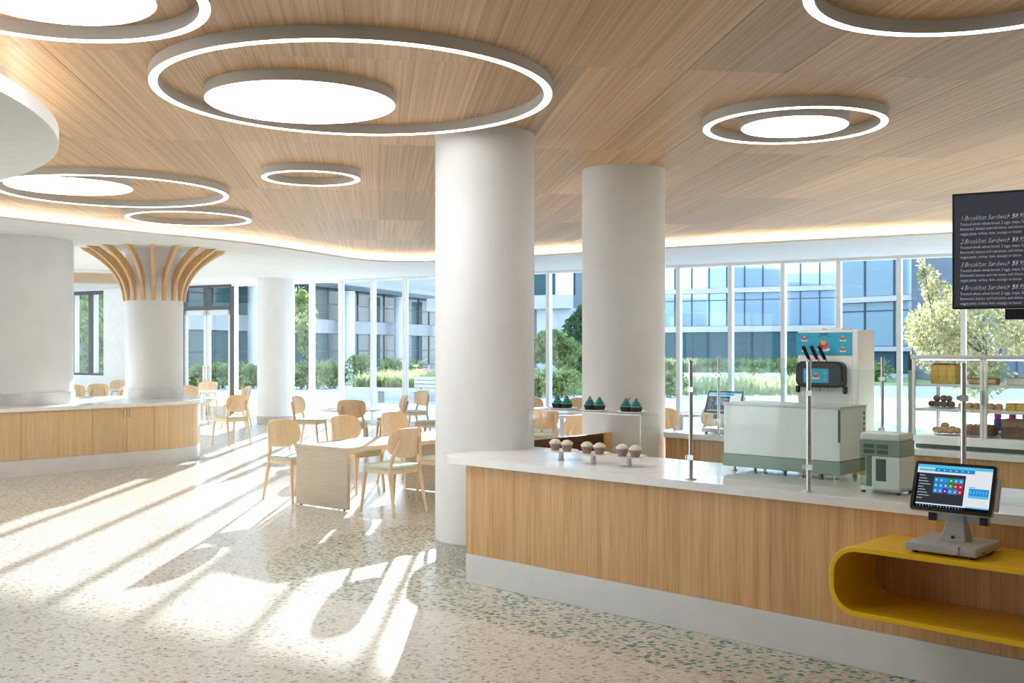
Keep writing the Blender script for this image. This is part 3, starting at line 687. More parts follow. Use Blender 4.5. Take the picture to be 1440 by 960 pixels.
# ================================================================== LEFT ISLAND COUNTER
isl = thing('island_counter', 'oak panelled island counter on a white plinth, around two columns on the left', 'counter', ISL, AI)
RI = 1.28; XE = 2.15
def arc(r, a0, a1, n): return [(XE+r*math.cos(a0+(a1-a0)*i/n), RI+r*math.sin(a0+(a1-a0)*i/n)) for i in range(n+1)]
TOPZ = .90; SLAB = .05; PL = .21
x_l = -3.2
body = [(x_l, .02)]+arc(RI-.02, -PI/2, PI/2, 32)+[(x_l, 2*RI-.02)]
obj('carcass', MB().prism(body, PL, TOPZ-SLAB), M['white'], isl)
pl_ = [(x_l, .0)]+arc(RI, -PI/2, PI/2, 40)+[(x_l, 2*RI)]
obj('plinth', MB().prism(pl_, 0, PL), M['plinth'], isl, smooth=30)
joints = [-3.2, -2.6, -1.65, -.69, .27, 1.23, 1.73, 2.15]
for a, b2 in zip(joints[:-1], joints[1:]):
    dr = obj('door', MB().box(a+.003, b2-.003, 0, .019, PL+.003, TOPZ-SLAB-.004), M['oak_side'], isl)
    hx = None
    if abs(a-1.23) < .01: hx = b2-.045
    if abs(a-1.73) < .01: hx = a+.045
    if hx:
        hd = MB(); hd.box(hx-.008, hx+.008, -.035, -.022, .70, .82); hd.box(hx-.006, hx+.006, -.022, 0, .71, .725); hd.box(hx-.006, hx+.006, -.022, 0, .795, .81)
        obj('handle', hd, M['steel'], dr)
NP = 5
for i in range(NP):
    a0 = -PI/2+PI*i/NP; a1 = a0+PI/NP
    outer = arc(RI, a0+.002, a1-.002, 10); inner = arc(RI-.019, a0+.002, a1-.002, 10)
    obj('curved_panel', MB().prism(outer+inner[::-1], PL+.003, TOPZ-SLAB-.004), M['oak_side'], isl, smooth=25)
tp = thing('worktop', 'white quartz worktop with rounded end on the left island counter', 'worktop', (ISL.x, ISL.y, TOPZ-SLAB), AI)
obj('slab', MB().prism([(x_l, -.04)]+arc(RI+.04, -PI/2, PI/2, 48)+[(x_l, 2*RI+.04)], 0, SLAB), M['quartz'], tp, smooth=30)

# ================================================================== FRONT COUNTER
fc = thing('service_counter', 'long oak fronted service counter on a white plinth in the foreground', 'counter', P0, AU)
UE = 5.6; ND = .95
obj('carcass', MB().box(.02, UE, .022, ND, PL, TOPZ-SLAB), M['white'], fc)
obj('plinth', MB().box(0, UE, 0, ND, 0, PL), M['plinth'], fc, bevel=.004)
pu = [0, .48, .60, 1.22, 1.84, 2.46, 3.08, 3.70, 4.32, 4.94, 5.6]
for a, b2 in zip(pu[:-1], pu[1:]): obj('front_panel', MB().box(a+.0008, b2-.0008, .002, .022, PL+.002, TOPZ-SLAB-.002), M['oak'], fc)
obj('end_panel', MB().box(.0, .018, .024, ND, PL+.002, TOPZ-SLAB-.002), M['oak'], fc)
ws = thing('worktop', 'long white quartz worktop on the foreground service counter', 'worktop', (P0.x, P0.y, TOPZ-SLAB), AU)
poly = [(-.10, -.03)]; r = .17
poly = [(-.28+r-r*math.sin(a*PI/2/8), -.03+r-r*math.cos(a*PI/2/8)) for a in range(9)]
# cut round the column
cu, cn = (Vector((*COL1, 0))-P0).dot(U), (Vector((*COL1, 0))-P0).dot(N)
rc = .402
n_at = cn-math.sqrt(rc*rc-(-.28-cu)**2); a_s = math.atan2(n_at-cn, -.28-cu); a_e = math.atan2(ND+.02-cn, math.sqrt(rc*rc-(ND+.02-cn)**2))
arcp = [(cu+rc*math.cos(a_s+(a_e-a_s)*i/14), cn+rc*math.sin(a_s+(a_e-a_s)*i/14)) for i in range(15)]
poly = [(UE, ND+.02), (UE, -.03)]+poly+arcp+[(cu+math.sqrt(max(0, rc*rc-(ND+.02-cn)**2))+.002, ND+.02)]
obj('slab', MB().prism(poly, 0, SLAB), M['quartz'], ws, bevel=.003)
# yellow loop shelf
ys = thing('loop_shelf', 'glossy yellow rounded loop shelf fixed to the oak counter front', 'shelf', W(3.05, 0, .395), AU)
def rrect(x0, x1, z0, z1, r, n=10):
    pts = []
    for cx, cz, a in ((x1-r, z0+r, -PI/2), (x1-r, z1-r, 0), (x0+r, z1-r, PI/2), (x0+r, z0+r, PI)):
        pts += [(cx+r*math.cos(a+PI/2*i/n), cz+r*math.sin(a+PI/2*i/n)) for i in range(n+1)]
    return pts
def loop(x0, x1, z0, z1, r, th, y0, y1):
    o_, i_ = rrect(x0, x1, z0, z1, r), rrect(x0+th, x1-th, z0+th, z1-th, r-th); n = len(o_)
    vs = [(p[0], y, p[1]) for y in (y0, y1) for q in (o_, i_) for p in q]; fsx = []
    for i in range(n):
        j = (i+1) % n
        fsx += [(i, j, n+j, n+i), (2*n+i, 3*n+i, 3*n+j, 2*n+j), (i, 2*n+i, 2*n+j, j), (n+i, n+j, 3*n+j, 3*n+i)]
    return MB().add(vs, fsx)
obj('loop', loop(0, 2.0, 0, .34, .14, .026, -.47, 0), M['yellow'], ys, smooth=35, bevel=.003)

# point-of-sale terminal
SCRN = {k: emit('screen_'+k, c, .5) for k, c in dict(white=(.80, .84, .88), sky=(.10, .55, .85), blue=(.02, .26, .62), dark=(.035, .04, .05), tile=(.03, .30, .72), green=(.02, .36, .06), red=(.62, .02, .05), purple=(.16, .02, .34), text=(.5, .55, .6), black=(.004, .004, .005)).items()}
SK = list(SCRN.keys())
def ui():
    R_ = [(0, 1, 0, 1, 'white'), (0, 1, .93, 1, 'sky'), (.02, .24, .845, .905, 'sky'), (.24, .77, .845, .93, 'blue'), (0, .66, .10, .80, 'dark'), (0, 1, 0, .07, 'black'), (0, .03, .06, .8, 'black')]
    R_ += [(.72, .98, .36, .52, 'tile'), (.72, .98, .30, .36, 'sky'), (.72, .80, .53, .555, 'sky'), (.70, 1, .07, .10, 'sky')]
    for r in range(3):
        for c in range(6):
            k = 'tile'
            if c == 3 and r < 2: k = 'green'
            if r == 1 and c > 3: k = 'red'
            if r == 2 and c == 2: k = 'purple'
            if r == 2 and c == 5: k = 'red'
            x0 = .245+c*.066; z0 = .60-r*.125
            if r == 0 and c == 2: continue
            wd = .128 if (r == 0 and c == 1) else .062
            R_.append((x0, x0+wd, z0, z0+.115, k)); R_.append((x0+.02, x0+.04, z0+.04, z0+.07, 'white'))
    for i in range(9): R_.append((.05, .05+.06+.03*(i % 4), .73-i*.066, .745-i*.066, 'text')); 
    for i in range(9): R_.append((.038, .048, .73-i*.066, .75-i*.066, 'tile' if i % 2 else 'white'))
    for i in range(16): R_.append((.05+i*.04, .062+i*.04, .025, .05, 'text' if i % 3 else 'tile'))
    for i in range(6): R_.append((.74+i*.04, .755+i*.04, .40, .47, 'sky')); R_.append((.28+i*.08, .295+i*.08, .875, .90, 'white'))
    for i in range(4): R_.append((.73, .97, .16+i*.035, .163+i*.035, 'text'))
    return R_
UI = ui()
def terminal(name, label, loc, rz, detailed=True, scale=1.0, tilt=20):
    t = thing(name, label, 'cash register', loc, rz); t.scale = (scale,)*3
    bs = MB(); bs.box(-.165, .165, -.17, .16, .012, .052); obj('base', bs, M['posgrey'], t, bevel=.008)
    obj('base_joint', MB().box(.085, .089, -.1715, -.16, .014, .0525), M['vent'], t)
    for sx_ in (-.13, .13):
        for sy_ in (-.13, .12): obj('foot', MB().cyl(sx_, sy_, 0, .012, .015, 12), M['black'], t)
    for q in (-.10, -.075): obj('port', MB().box(.164, .1662, q, q+.014, .022, .032), M['black'], t)
    nk = MB(); rings = []
    for z, hw, y0, y1 in ((.05, .062, -.03, .09), (.075, .055, .0, .085), (.14, .043, .02, .08), (.24, .043, .01, .07)): rings.append([(-hw, y0, z), (hw, y0, z), (hw, y1, z), (-hw, y1, z)])
    nk.loft(rings); nkk = obj('neck', nk, M['posgrey'], t, bevel=.005)
    obj('lock', MB().lathe([(.008, -.003), (.008, .003), (.004, .004)], 0, 0, 12), M['black'], nkk, loc=(0, -.012, .068), rot=(1.25, 0, 0))
    sub = MB(); sub.box(-.125, .15, .03, .06, .135, .21); bk = obj('lower_housing', sub, M['posgrey'], t, bevel=.006)
    for a in (-.128, .112): obj('corner_grip', MB().box(a, a+.035, .022, .062, .132, .178), M['black'], bk)
    ti = math.radians(tilt); sw, sh = .385, .245
    hs = MB(); hs.box(-sw/2, sw/2, 0, .028, -sh/2, sh/2)
    h = obj('screen_housing', hs, M['poslight'], t, bevel=.012, loc=(0, -.01, .30), rot=(-ti, 0, 0))
    bz = MB(); pr = rrect(-sw/2+.003, sw/2-.003, -sh/2+.003, sh/2-.003, .014, 5)
    bz.add([(p[0], -.003, p[1]) for p in pr]+[(p[0], .002, p[1]) for p in pr], [list(range(len(pr)))]+[(i, (i+1) % len(pr), len(pr)+(i+1) % len(pr), len(pr)+i) for i in range(len(pr))])
    obj('bezel', bz, M['black'], h)
    s = MB(); w2, h2 = sw-.036, sh-.036
    for i, (a, b2, c, d, k) in enumerate(UI):
        y = -.0035-i*.000012
        s.add([(-w2/2+a*w2, y, -h2/2+c*h2), (-w2/2+b2*w2, y, -h2/2+c*h2), (-w2/2+b2*w2, y, -h2/2+d*h2), (-w2/2+a*w2, y, -h2/2+d*h2)], [(0, 1, 2, 3)], SK.index(k))
    obj('display', s, [SCRN[k] for k in SK], h)
    obj('card_reader', MB().box(sw/2, sw/2+.018, .004, .03, -.09, .07), M['poslight'], h, bevel=.005)
    return t
terminal('pos_terminal', 'grey touchscreen cash terminal standing on the yellow shelf', W(3.575, -.26, .735), AU)
terminal('pos_terminal', 'small touchscreen terminal on the back counter beside the second column', W(.17, 3.2, .90), AU+.1, scale=.95, tilt=26)

# water / ice dispenser
wd_ = thing('ice_dispenser', 'small sage and white countertop ice dispenser with four vent slots', 'dispenser', W(2.99, .24, .90), AU)
b_ = MB(); b_.box(-.045, .115, 0, .19, .012, .205); b_.box(-.115, .115, 0, .19, .012, .035); b_.box(-.115, -.045, .07, .19, .03, .205); obj('body', b_, M['appl'], wd_, bevel=.006)
obj('water_tank', MB().box(-.113, -.047, .004, .068, .037, .203), M['water'], wd_)
ub = obj('vent_band', MB().box(-.117, .117, -.002, .192, .205, .288), M['sagecase'], wd_, bevel=.006)
for a in (-.09, -.014):
    for z in (.217, .247):
        obj('vent_slot', MB().box(a, a+.062, -.0035, 0, z, z+.022), M['vent'], ub)
obj('lid', MB().box(-.114, .114, .002, .188, .288, .33), M['appl'], wd_, bevel=.012)
obj('window', MB().box(-.02, .035, -.002, .002, .07, .19), M['vent'], wd_)
for a in (-.1, .1):
    for b2 in (.02, .17): obj('foot', MB().cyl(a, b2, 0, .012, .012, 10), M['black'], wd_)

# pale display cabinet on the counter
bx_ = thing('display_chiller', 'wide pale counter-top chiller with sage base band on short steel legs', 'display case', W(1.79, .59, .90), AU)
obj('body', MB().box(0, .80, 0, .355, .115, .43), M['palecase'], bx_, bevel=.004)
obj('base_band', MB().box(-.005, .805, -.005, .36, .035, .113), M['sagecase'], bx_, bevel=.004)
obj('top_rim', MB().box(-.004, .804, -.004, .359, .43, .442), M['greyalu'], bx_)
obj('handle_strip', MB().box(.790, .803, -.006, .0, .23, .425), M['vent'], bx_)
for i in range(6): obj('slot', MB().box(.8005,   .8025, .315, .33, .22+i*.033, .238+i*.033), M['black'], bx_)
for a in (.05, .27, .53, .75):
    for b2 in (.05, .31): obj('leg', MB().lathe([(.018, 0), (.018, .006), (.011, .01), (.011, .036)], a, b2, 14), M['steel'], bx_, smooth=40)

# sneeze guard posts and glass
GZ = .90
def post(label, u, n, h=.72, knob=True):
    t = thing('guard_post', label, 'post', W(u, n, GZ), AU, 'sneeze guard posts')
    obj('base_plate', MB().lathe([(.034, 0), (.034, .005), (.018, .008)], 0, 0, 20), M['steel'], t, smooth=40)
    obj('tube', MB().lathe([(.0135, .005), (.0135, h-.01), (.016, h-.01), (.016, h), (.004, h)], 0, 0, 16), M['steel'], t, smooth=40)
    for z in ((.12, h-.19) if knob else (h-.19,)):
        obj('clamp', MB().box(-.012, .03, -.02, -.008, z, z+.03).cyl(-.02, -.014, z+.005, z+.025, .01, 10), M['steel'], t)
post('steel sneeze guard post left of the pale chiller, nearest the cupcakes', 1.89, .06)
post('steel sneeze guard post in front of the pale chiller', 2.66, .07)
post('steel sneeze guard post behind the grey touchscreen terminal', 3.50, .07)
post('steel sneeze guard post on the back counter near the second terminal', .26, 2.96)
post('steel sneeze guard post just right of the soft-serve machine', 1.80, 2.96)
def guard(label, u0, u1, n, z0, z1):
    o = obj('glass_guard', MB().box(0, u1-u0, -.004, .004, 0, z1-z0), M['guard']); o.location = W(u0, n, z0); o.rotation_euler = (0, 0, AU)
    tag(o, label, 'glass screen', 'sneeze guard glass')
guard('clear glass screen in front of the pale chiller', 1.925, 2.635, .07, .93, 1.58)
guard('clear glass screen in front of the ice dispenser', 2.69, 3.47, .075, .93, 1.58)
guard('clear glass screen at the right edge behind the terminal', 3.53, 4.4, .075, .93, 1.58)
guard('glass screen hanging left of the back counter post', -.12, .23, 2.96, 1.38, 1.60)
guard('glass screen hanging right of the back counter post, left of the soft-serve machine', .29, .98, 2.96, 1.38, 1.60)

# acrylic riser with cupcakes
ar = thing('acrylic_riser', 'clear acrylic display riser on the white worktop beside the near column', 'display stand', W(-.06, .74, .90), AU)
obj('top_sheet', MB().box(0, 1.08, 0, .22, .312, .32), M['acrylic'], ar)
for a in (0, 1.072): obj('side_sheet', MB().box(a, a+.008, 0, .22, 0, .312), M['acrylic'], ar)
for a in (.004, 1.076): obj('polished_edge', MB().box(a-.0045, a+.0045, -.003, .0, 0, .32), M['greyalu'], ar)
obj('front_edge', MB().box(0, 1.08, -.003, 0, .312, .32), M['greyalu'], ar)
def cupcake(label, loc, kind, i, group):
    t = thing('cupcake', label, 'cupcake', loc, random.uniform(0, 6), group)
    if kind == 'mauve':
        obj('paper_case', MB().lathe([(.026, 0), (.041, .048)], 0, 0, 40, mod=lambda r, z, a: r*(1+.035*math.cos(20*a))), M['wrapper_brown'], t)
        obj('icing', MB().lathe([(.041, .046), (.044, .053), (.040, .062), (.032, .066), (.030, .072), (.018, .078), (.004, .081)], 0, 0, 20, mod=lambda r, z, a: r*(1+.06*math.sin(5*a+z*150))), M['cream'], t, smooth=60)
        for q in range(5):
            a = random.uniform(0, 6.28); rr = random.uniform(.005, .03)
            obj('sprinkle', MB().blob((rr*math.cos(a), rr*math.sin(a), .078-rr*.35), (.006, .005, .004), seg=6, rows=4), M['sprink_r' if (q+i) % 2 else 'sprink_g'], t)
    else:
        obj('paper_case', MB().lathe([(.034, 0), (.044, .036)], 0, 0, 40, mod=lambda r, z, a: r*(1+.03*math.cos(20*a))), M['choc'], t)
        pr = []
        for q in range(4):
            z = .034+q*.016; rr = .045-q*.0105
            pr += [(rr*.86, z), (rr, z+.006), (rr*.93, z+.013)]
        pr += [(.003, .104)]
        obj('icing', MB().lathe(pr, 0, 0, 20, mod=lambda r, z, a: r*(1+.05*math.sin(a*6+z*120))), M['mint'], t, smooth=60)
        if i % 2 == 0: obj('biscuit_stick', MB().box(-.005, .005, -.004, .004, 0, .05), M['biscuit'], t, loc=(.012, 0, .066), rot=(.3, .5, 0))
    return t
def plate(label, loc, ped, rr=.125):
    if ped: 
        t = thing('cake_stand', label, 'cake stand', loc, 0, 'white cake stands'); h = .06
        obj('foot', MB().lathe([(.024, 0), (.024, .004), (.020, .008), (.020, h-.004), (.026, h)], 0, 0, 24), M['china'], t, smooth=40)
        obj('plate', MB().lathe([(.02, h), (rr*.7, h), (rr, h+.008), (rr, h+.012), (rr*.7, h+.005), (.01, h+.005)], 0, 0, 36), M['china'], t, smooth=40)
    else:
        t = thing('plate', label, 'plate', loc, 0, 'white plates on the riser')
        obj('dish', MB().lathe([(.05, 0), (rr*.7, 0), (rr, .012), (rr, .016), (rr*.7, .005), (.01, .005)], 0, 0, 36), M['china'], t, smooth=40)
        obj('foot_ring', MB().lathe([(.045, -.0), (.05, -.0), (.05, .001), (.045, .001)], 0, 0, 24, caps=False), M['china'], t)
order = ('left', 'middle', 'right')
for i, (u, n) in enumerate(((.60, .36), (.90, .35), (1.19, .37))):
    plate('white pedestal plate on the worktop, %s of three, under two mauve cupcakes' % order[i], W(u, n, .90), True)
    for j, du in enumerate((-.055, .055)):
        cupcake('mauve-cased cupcake with cream icing, %s on the %s pedestal plate' % (('left', 'right')[j], order[i]), W(u+du, n+.0, .9655), 'mauve', i+j, 'mauve cupcakes on the worktop')
for i, (u, n) in enumerate(((.19, .85), (.51, .85), (.85, .85))):
    plate('shallow white plate on the clear riser, %s of three' % order[i], W(u, n, 1.2205), False, .115)
    for j, du in enumerate((-.046, .046)):
        cupcake('dark cupcake with teal swirled icing, %s on the %s riser plate' % (('left', 'right')[j], order[i]), W(u+du, n, 1.226), 'mint', j, 'teal iced cupcakes on the riser')

# low partition linking the two counters
lp = thing('low_partition', 'low dark brown partition with oak end between the two large columns', 'partition', W(-.62, 1.14, 0), AU+PI/2)
obj('board', MB().box(0, 1.22, -.02, .02, .0, .90), M['brown'], lp, bevel=.003)
obj('end_post', MB().box(1.22, 1.34, -.03, .03, .0, .905), M['oak'], lp, bevel=.003)

# ================================================================== BACK COUNTER
bcx = thing('back_counter', 'oak fronted back counter behind the service counter', 'counter', W(-.3, 2.92, 0), AU)
UB = 6.2
obj('carcass', MB().box(.02, UB, .022, .85, .12, .85), M['white'], bcx); obj('plinth', MB().box(.02, UB, .03, .85, 0, .12), M['plinth'], bcx)
q = 0.0; i = 0
while q < UB-.1:
    obj('front_panel', MB().box(q+.001, min(q+.6, UB)-.001, 0, .02, .122, .846), M['oak'], bcx); q += .6
obj('end_panel', MB().box(0, .018, .022, .85, .122, .846), M['oak_side'], bcx)
wb_ = thing('worktop', 'white worktop of the back counter under the soft-serve machine and cake case', 'worktop', W(-.3, 2.92, .85), AU)
obj('slab', MB().box(0, UB, -.03, .88, 0, .05), M['quartz'], wb_, bevel=.004)

# soft serve machine
ss = thing('soft_serve_machine', 'white soft-serve ice cream machine with blue poster and three black levers', 'ice cream machine', W(1.015, 3.02, .90), AU)
bdy = MB(); bdy.box(0, .55, .0, .32, .02, .945); obj('body', bdy, M['appl'], ss, bevel=.01)
obj('front_recess', MB().box(.03, .50, -.004, .004, .03, .72), M['palecase'], ss)
M['cyan'] = plain('cyan_print', (0.02, 0.42, 0.62), 0.4, var=0.02)
def sundae(mb, cx, cz, s, y):
    def el(x, z, rx, rz, m, dy=0):
        n = 14; mb.add([(cx+(x+rx*math.cos(2*PI*i/n))*s, y-dy, cz+(z+rz*math.sin(2*PI*i/n))*s) for i in range(n)], [list(range(n))], m)
    el(0, -.55, 1.0, .28, 0, .0); el(0, -.2, .75, .38, 1, .0003); el(-.25, .1, .4, .38, 2, .0006); el(.3, .1, .4, .35, 3, .0009); el(0, .42, .38, .36, 4, .0012); el(.1, .78, .12, .12, 2, .0015)
SM = [M['china'], M['biscuit'], M['sprink_r'], M['pink'], plain('sundae_yellow', (0.80, 0.45, 0.03), .5)]
po = MB(); po.box(-.006, .50, -.008, -.004, .735, .925); pos_ = obj('poster', po, M['cyan'], ss)
sd = MB(); sundae(sd, .245, .815, .062, -.0085)
for cx, cz in ((.07, .875), (.42, .875), (.07, .785), (.42, .785)): sundae(sd, cx, cz, .03, -.0085)
obj('sundae_print', sd, SM, pos_, kind='stuff')
pt_ = MB(); 
for i in range(7):
    a = .20+i*.016; pt_.add([(a, -.0086, .885+.012*math.sin(i/6*PI)), (a+.011, -.0086, .885+.012*math.sin(i/6*PI)), (a+.011, -.0086, .893+.012*math.sin(i/6*PI)), (a, -.0086, .893+.012*math.sin(i/6*PI))], [(0, 1, 2, 3)])
pt_.add([(.205, -.0086, .908), (.29, -.0086, .908), (.29, -.0086, .916), (.205, -.0086, .916)], [(0, 1, 2, 3)])
obj('poster_lettering', pt_, M['darkbar'], pos_)
pn = rrect(.03, .46, .46, .68, .06, 6); pnl = MB(); n = len(pn)
pnl.add([(p[0], -.10, p[1]) for p in pn]+[(p[0], -.004, p[1]) for p in pn], [list(range(n)), [n+i for i in range(n)][::-1]]+[(i, (i+1) % n, n+(i+1) % n, n+i) for i in range(n)])
dp = obj('dispenser_head', pnl, M['black'], ss, bevel=.015)
for s_ in (.03, .46): obj('side_knob', MB().lathe([(.02, 0), (.02, .05), (.012, .06)], 0, 0, 12), M['black'], dp, loc=(s_, -.05, .47), rot=(PI, 0, 0))
sl = obj('touch_screen', MB().box(.11, .34, -.104, -.10, .50, .62), M['cyan'], dp)
sq = MB(); sundae(sq, .225, .56, .035, -.1045)
for cx, cz in ((.14, .59), (.31, .59), (.14, .535), (.31, .535)): sundae(sq, cx, cz, .014, -.1045)
obj('sundae_print', sq, SM, sl, kind='stuff')
for i, a in enumerate((.15, .225, .295)):
    lv = obj('lever', MB().tube([(a, -.07, .69), (a-.012, -.10, .74), (a-.03, -.13, .81)], [.013, .016, .015], 10), M['black'], ss, smooth=50)
    obj('lever_collar', MB().cyl(a, -.07, .675, .70, .017, 12), M['steel'], ss, smooth=40)
    obj('nozzle', MB().lathe([(.015, .425), (.02, .46)], a, -.055, 12), M['steel'], ss, smooth=40)
obj('drip_tray', MB().box(.08, .42, -.14, 0, .12, .15), M['steel'], ss, bevel=.004)
for a in (.06, .24): obj('hopper_lid', MB().box(a, a+.14, .06, .27, .945, .962), M['appl'], ss, bevel=.006)
for a in (.04, .51):
    for b2 in (.05, .27): obj('foot', MB().cyl(a, b2, 0, .02, .018, 10), M['black'], ss)

# cake display case
CU, CN, CZ = 2.03, 2.99, .90
cc = thing('cake_case', 'white framed glass cake display case with three shelves', 'display case', W(CU, CN, CZ), AU)
LC, DC = 1.9, .52
zsh = [.10, .315, .51]; ZT = .735
obj('base', MB().box(0, LC, 0, DC, .035, .10), M['appl'], cc, bevel=.004)
obj('dark_plinth', MB().box(.02, LC-.02, .02, DC-.02, 0, .035), M['vent'], cc)
for a, y_ in ((0, 0), (.525, 0), (.552, 0), (LC-.025, 0), (0, DC-.022), (LC-.022, DC-.022)): obj('post', MB().box(a, a+.022, y_, y_+.022, .10, ZT-.03), M['appl'], cc)
obj('top_rail', MB().box(-.01, LC, -.005, DC, ZT-.03, ZT), M['greyalu'], cc, bevel=.003)
obj('side_panel', MB().box(-.03, -.001, .0, .05, .035, ZT-.12), M['sagecase'], cc); obj('corner_cap', MB().box(-.03, -.001, 0, .05, ZT-.12, ZT), M['black'], cc)
for z in zsh[1:]:
    sh_ = obj('shelf', MB().box(.023, LC-.03, .03, DC-.03, z-.012, z), M['china'], cc)
    obj('shelf_rail', MB().box(.023, LC-.03, .022, .03, z-.02, z+.001), M['appl'], sh_)
obj('added_case_glow', MB().box(.05, LC-.05, .03, .045, ZT-.036, ZT-.0305), M['ring'], cc)  # glowing strip added under the top rail to brighten the cakes
for z in zsh[1:]: obj('added_case_glow', MB().box(.05, LC-.05, .032, .042, z-.016, z-.0125), M['ring'], cc)  # more added glow, one strip below each shelf
obj('floor_sheet', MB().box(.023, LC-.03, .022, DC-.02, .10, .103), M['china'], cc)
for a, b2 in ((.022, .525), (.574, LC-.025)): obj('front_pane', MB().box(a, b2, .008, .014, .104, ZT-.031), M['acrylic'], cc)
obj('side_pane', MB().box(.006, .012, .022, DC-.022, .104, ZT-.031), M['acrylic'], cc)
obj('back_pane', MB().box(.022, LC-.025, DC-.014, DC-.008, .104, ZT-.031), M['acrylic'], cc)
obj('door_handle', MB().box(.54, .55, -.022, -.008, .36, .47).box(.541, .549, -.008, .0, .365, .375).box(.541, .549, -.008, .0, .455, .465), M['steel'], cc)
def WC(a, b, z): return W(CU+a, CN+b, CZ+z)
def cplate(label, a, z, rx):
    t = thing('serving_plate', label, 'plate', WC(a, .22, z), AU, 'plates in the cake case')
    obj('dish', MB().lathe([(rx*.6, 0), (rx, .007), (rx, .010), (rx*.6, .004), (.005, .004)], 0, 0, 30), M['china'], t, smooth=40)
# top shelf
for i in range(3):
    t = thing('sponge_cake', 'tall yellow sponge slice with brown topping on top shelf, %s of three' % ('left', 'middle', 'right')[i], 'cake', WC(.085+i*.066, .16, zsh[2]), AU, 'yellow sponge slices')
    obj('sponge', MB().box(0, .0645, 0, .11, 0, .150), M['sponge'], t, bevel=.004)
    tt = MB()
    for q in range(14): tt.blob((random.uniform(.006, .058), random.uniform(.006, .10), .154), (.010, .010, .008), seg=6, rows=4)
    f_ = obj('topping', tt, M['chocake'], t); f_['kind'] = 'stuff'
t = thing('nut_loaf', 'long brown nut-crusted loaf on the top case shelf', 'cake', WC(.37, .18, zsh[2]), AU)
obj('loaf', MB().box(0, .22, 0, .09, 0, .042), M['pastry'], t, bevel=.012); tt = MB()
for q in range(40): tt.blob((random.uniform(.01, .21), random.uniform(.01, .08), .043), (.010, .009, .008), seg=6, rows=4)
f_ = obj('nuts', tt, M['chocake'], t); f_['kind'] = 'stuff'
t = thing('pale_slice', 'pale crumbly slice at the right of the top case shelf', 'cake', WC(.66, .18, zsh[2]), AU)
obj('slice', MB().box(0, .15, 0, .10, 0, .05), M['cream'], t, bevel=.006); obj('crumb_top', MB().box(.003, .147, .003, .097, .05, .056), M['pastry'], t)
# middle shelf
cplate('white plate under the chocolate truffles on the middle case shelf', .165, zsh[1], .10)
for dx, dn, z in ((-.082, .02, 0), (-.03, 0, 0), (.024, 0, 0), (.078, .02, 0), (-.056, .05, 0), (-.002, .055, 0), (.052, .05, 0), (-.045, .03, .044), (.01, .03, .046), (.052, .03, .043)):
    o = obj('truffle', MB().blob((0, 0, 0), (.0285, .0285, .027), jit=.05), M['truffle'], smooth=60); o.location = WC(.165+dx, .17+dn, zsh[1]+.031+z)
    tag(o, 'round dusted chocolate truffle in the pile on the middle case shelf', 'truffle', 'truffle pile')
for i in range(6):
    t = thing('scone', '%s golden scone from the left on the middle case shelf' % ('first', 'second', 'third', 'fourth', 'fifth', 'sixth')[i], 'pastry', WC(.32+i*.055, .20+.01*(i % 2), zsh[1]), AU+random.uniform(-.2, .2), 'row of scones')
    obj('crust', MB().blob((0, 0, .026), (.030, .042, .026), jit=.08), M['pastry'], t, smooth=60); obj('base', MB().cyl(0, 0, 0, .012, .027, 12), M['sponge'], t)
for i in range(4):
    t = thing('custard_square', '%s custard square from the left on the middle case shelf' % ('first', 'second', 'third', 'fourth')[i], 'cake', WC(.655+i*.078, .17, zsh[1]), AU, 'custard squares')
    obj('custard', MB().box(0, .073, 0, .10, 0, .045), M['sponge'], t, bevel=.004); obj('browned_top', MB().box(.002, .071, .002, .098, .045, .055), M['pastry'], t, bevel=.003)
# bottom shelf
cplate('white plate under the piled buns on the bottom case shelf', .20, .103, .12)
for i, (a, b2, z) in enumerate(((-.09, .20, .03), (-.045, .17, .03), (.0, .18, .03), (.045, .17, .03), (.09, .20, .03), (-.05, .25, .035), (.03, .25, .035), (-.02, .21, .066))):
    o = obj('bun', MB().blob((0, 0, 0), (.034, .034, .028), jit=.1), M['pastry'], smooth=60); o.location = WC(.20+a*.9, b2, .108+z)
    tag(o, 'small golden bun heaped on the bottom shelf plate' if i < 7 else 'single golden bun on top of the heap on the bottom shelf', 'bun', 'heap of buns')
cplate('white plate under the round chocolate cake in the case', .455, .103, .14)
t = thing('round_cake', 'round dark brown cake on the bottom case shelf', 'cake', WC(.455, .22, .108), AU)
obj('cake', MB().lathe([(.115, 0), (.123, .02), (.123, .065), (.11, .078), (.005, .08)], 0, 0, 30, mod=lambda r, z, a: r*(1+.02*math.sin(9*a))), M['chocake'], t, smooth=50)
tt = MB()
for q in range(40):
    a, rr = random.uniform(0, 6.28), random.uniform(0, .11); tt.blob((rr*math.cos(a), rr*math.sin(a), .081), (.011, .011, .007), seg=6, rows=4)
f_ = obj('nuts', tt, M['pastry'], t); f_['kind'] = 'stuff'
t = thing('layer_cake', 'tall striped brown layer cake at the right of the bottom case shelf', 'cake', WC(.64, .12, .105), AU)
obj('lower_layer', MB().box(0, .30, 0, .16, 0, .082), M['chocake'], t, bevel=.004); obj('upper_layer', MB().box(0, .30, 0, .16, .083, .135), M['truffle'], t, bevel=.004); obj('top_glaze', MB().box(.0, .30, 0, .16, .136, .143), M['chocake'], t)
for i in range(14): obj('ridge', MB().box(.008+i*.021, .014+i*.021, -.003, 0, .004, .08), M['truffle'], t)
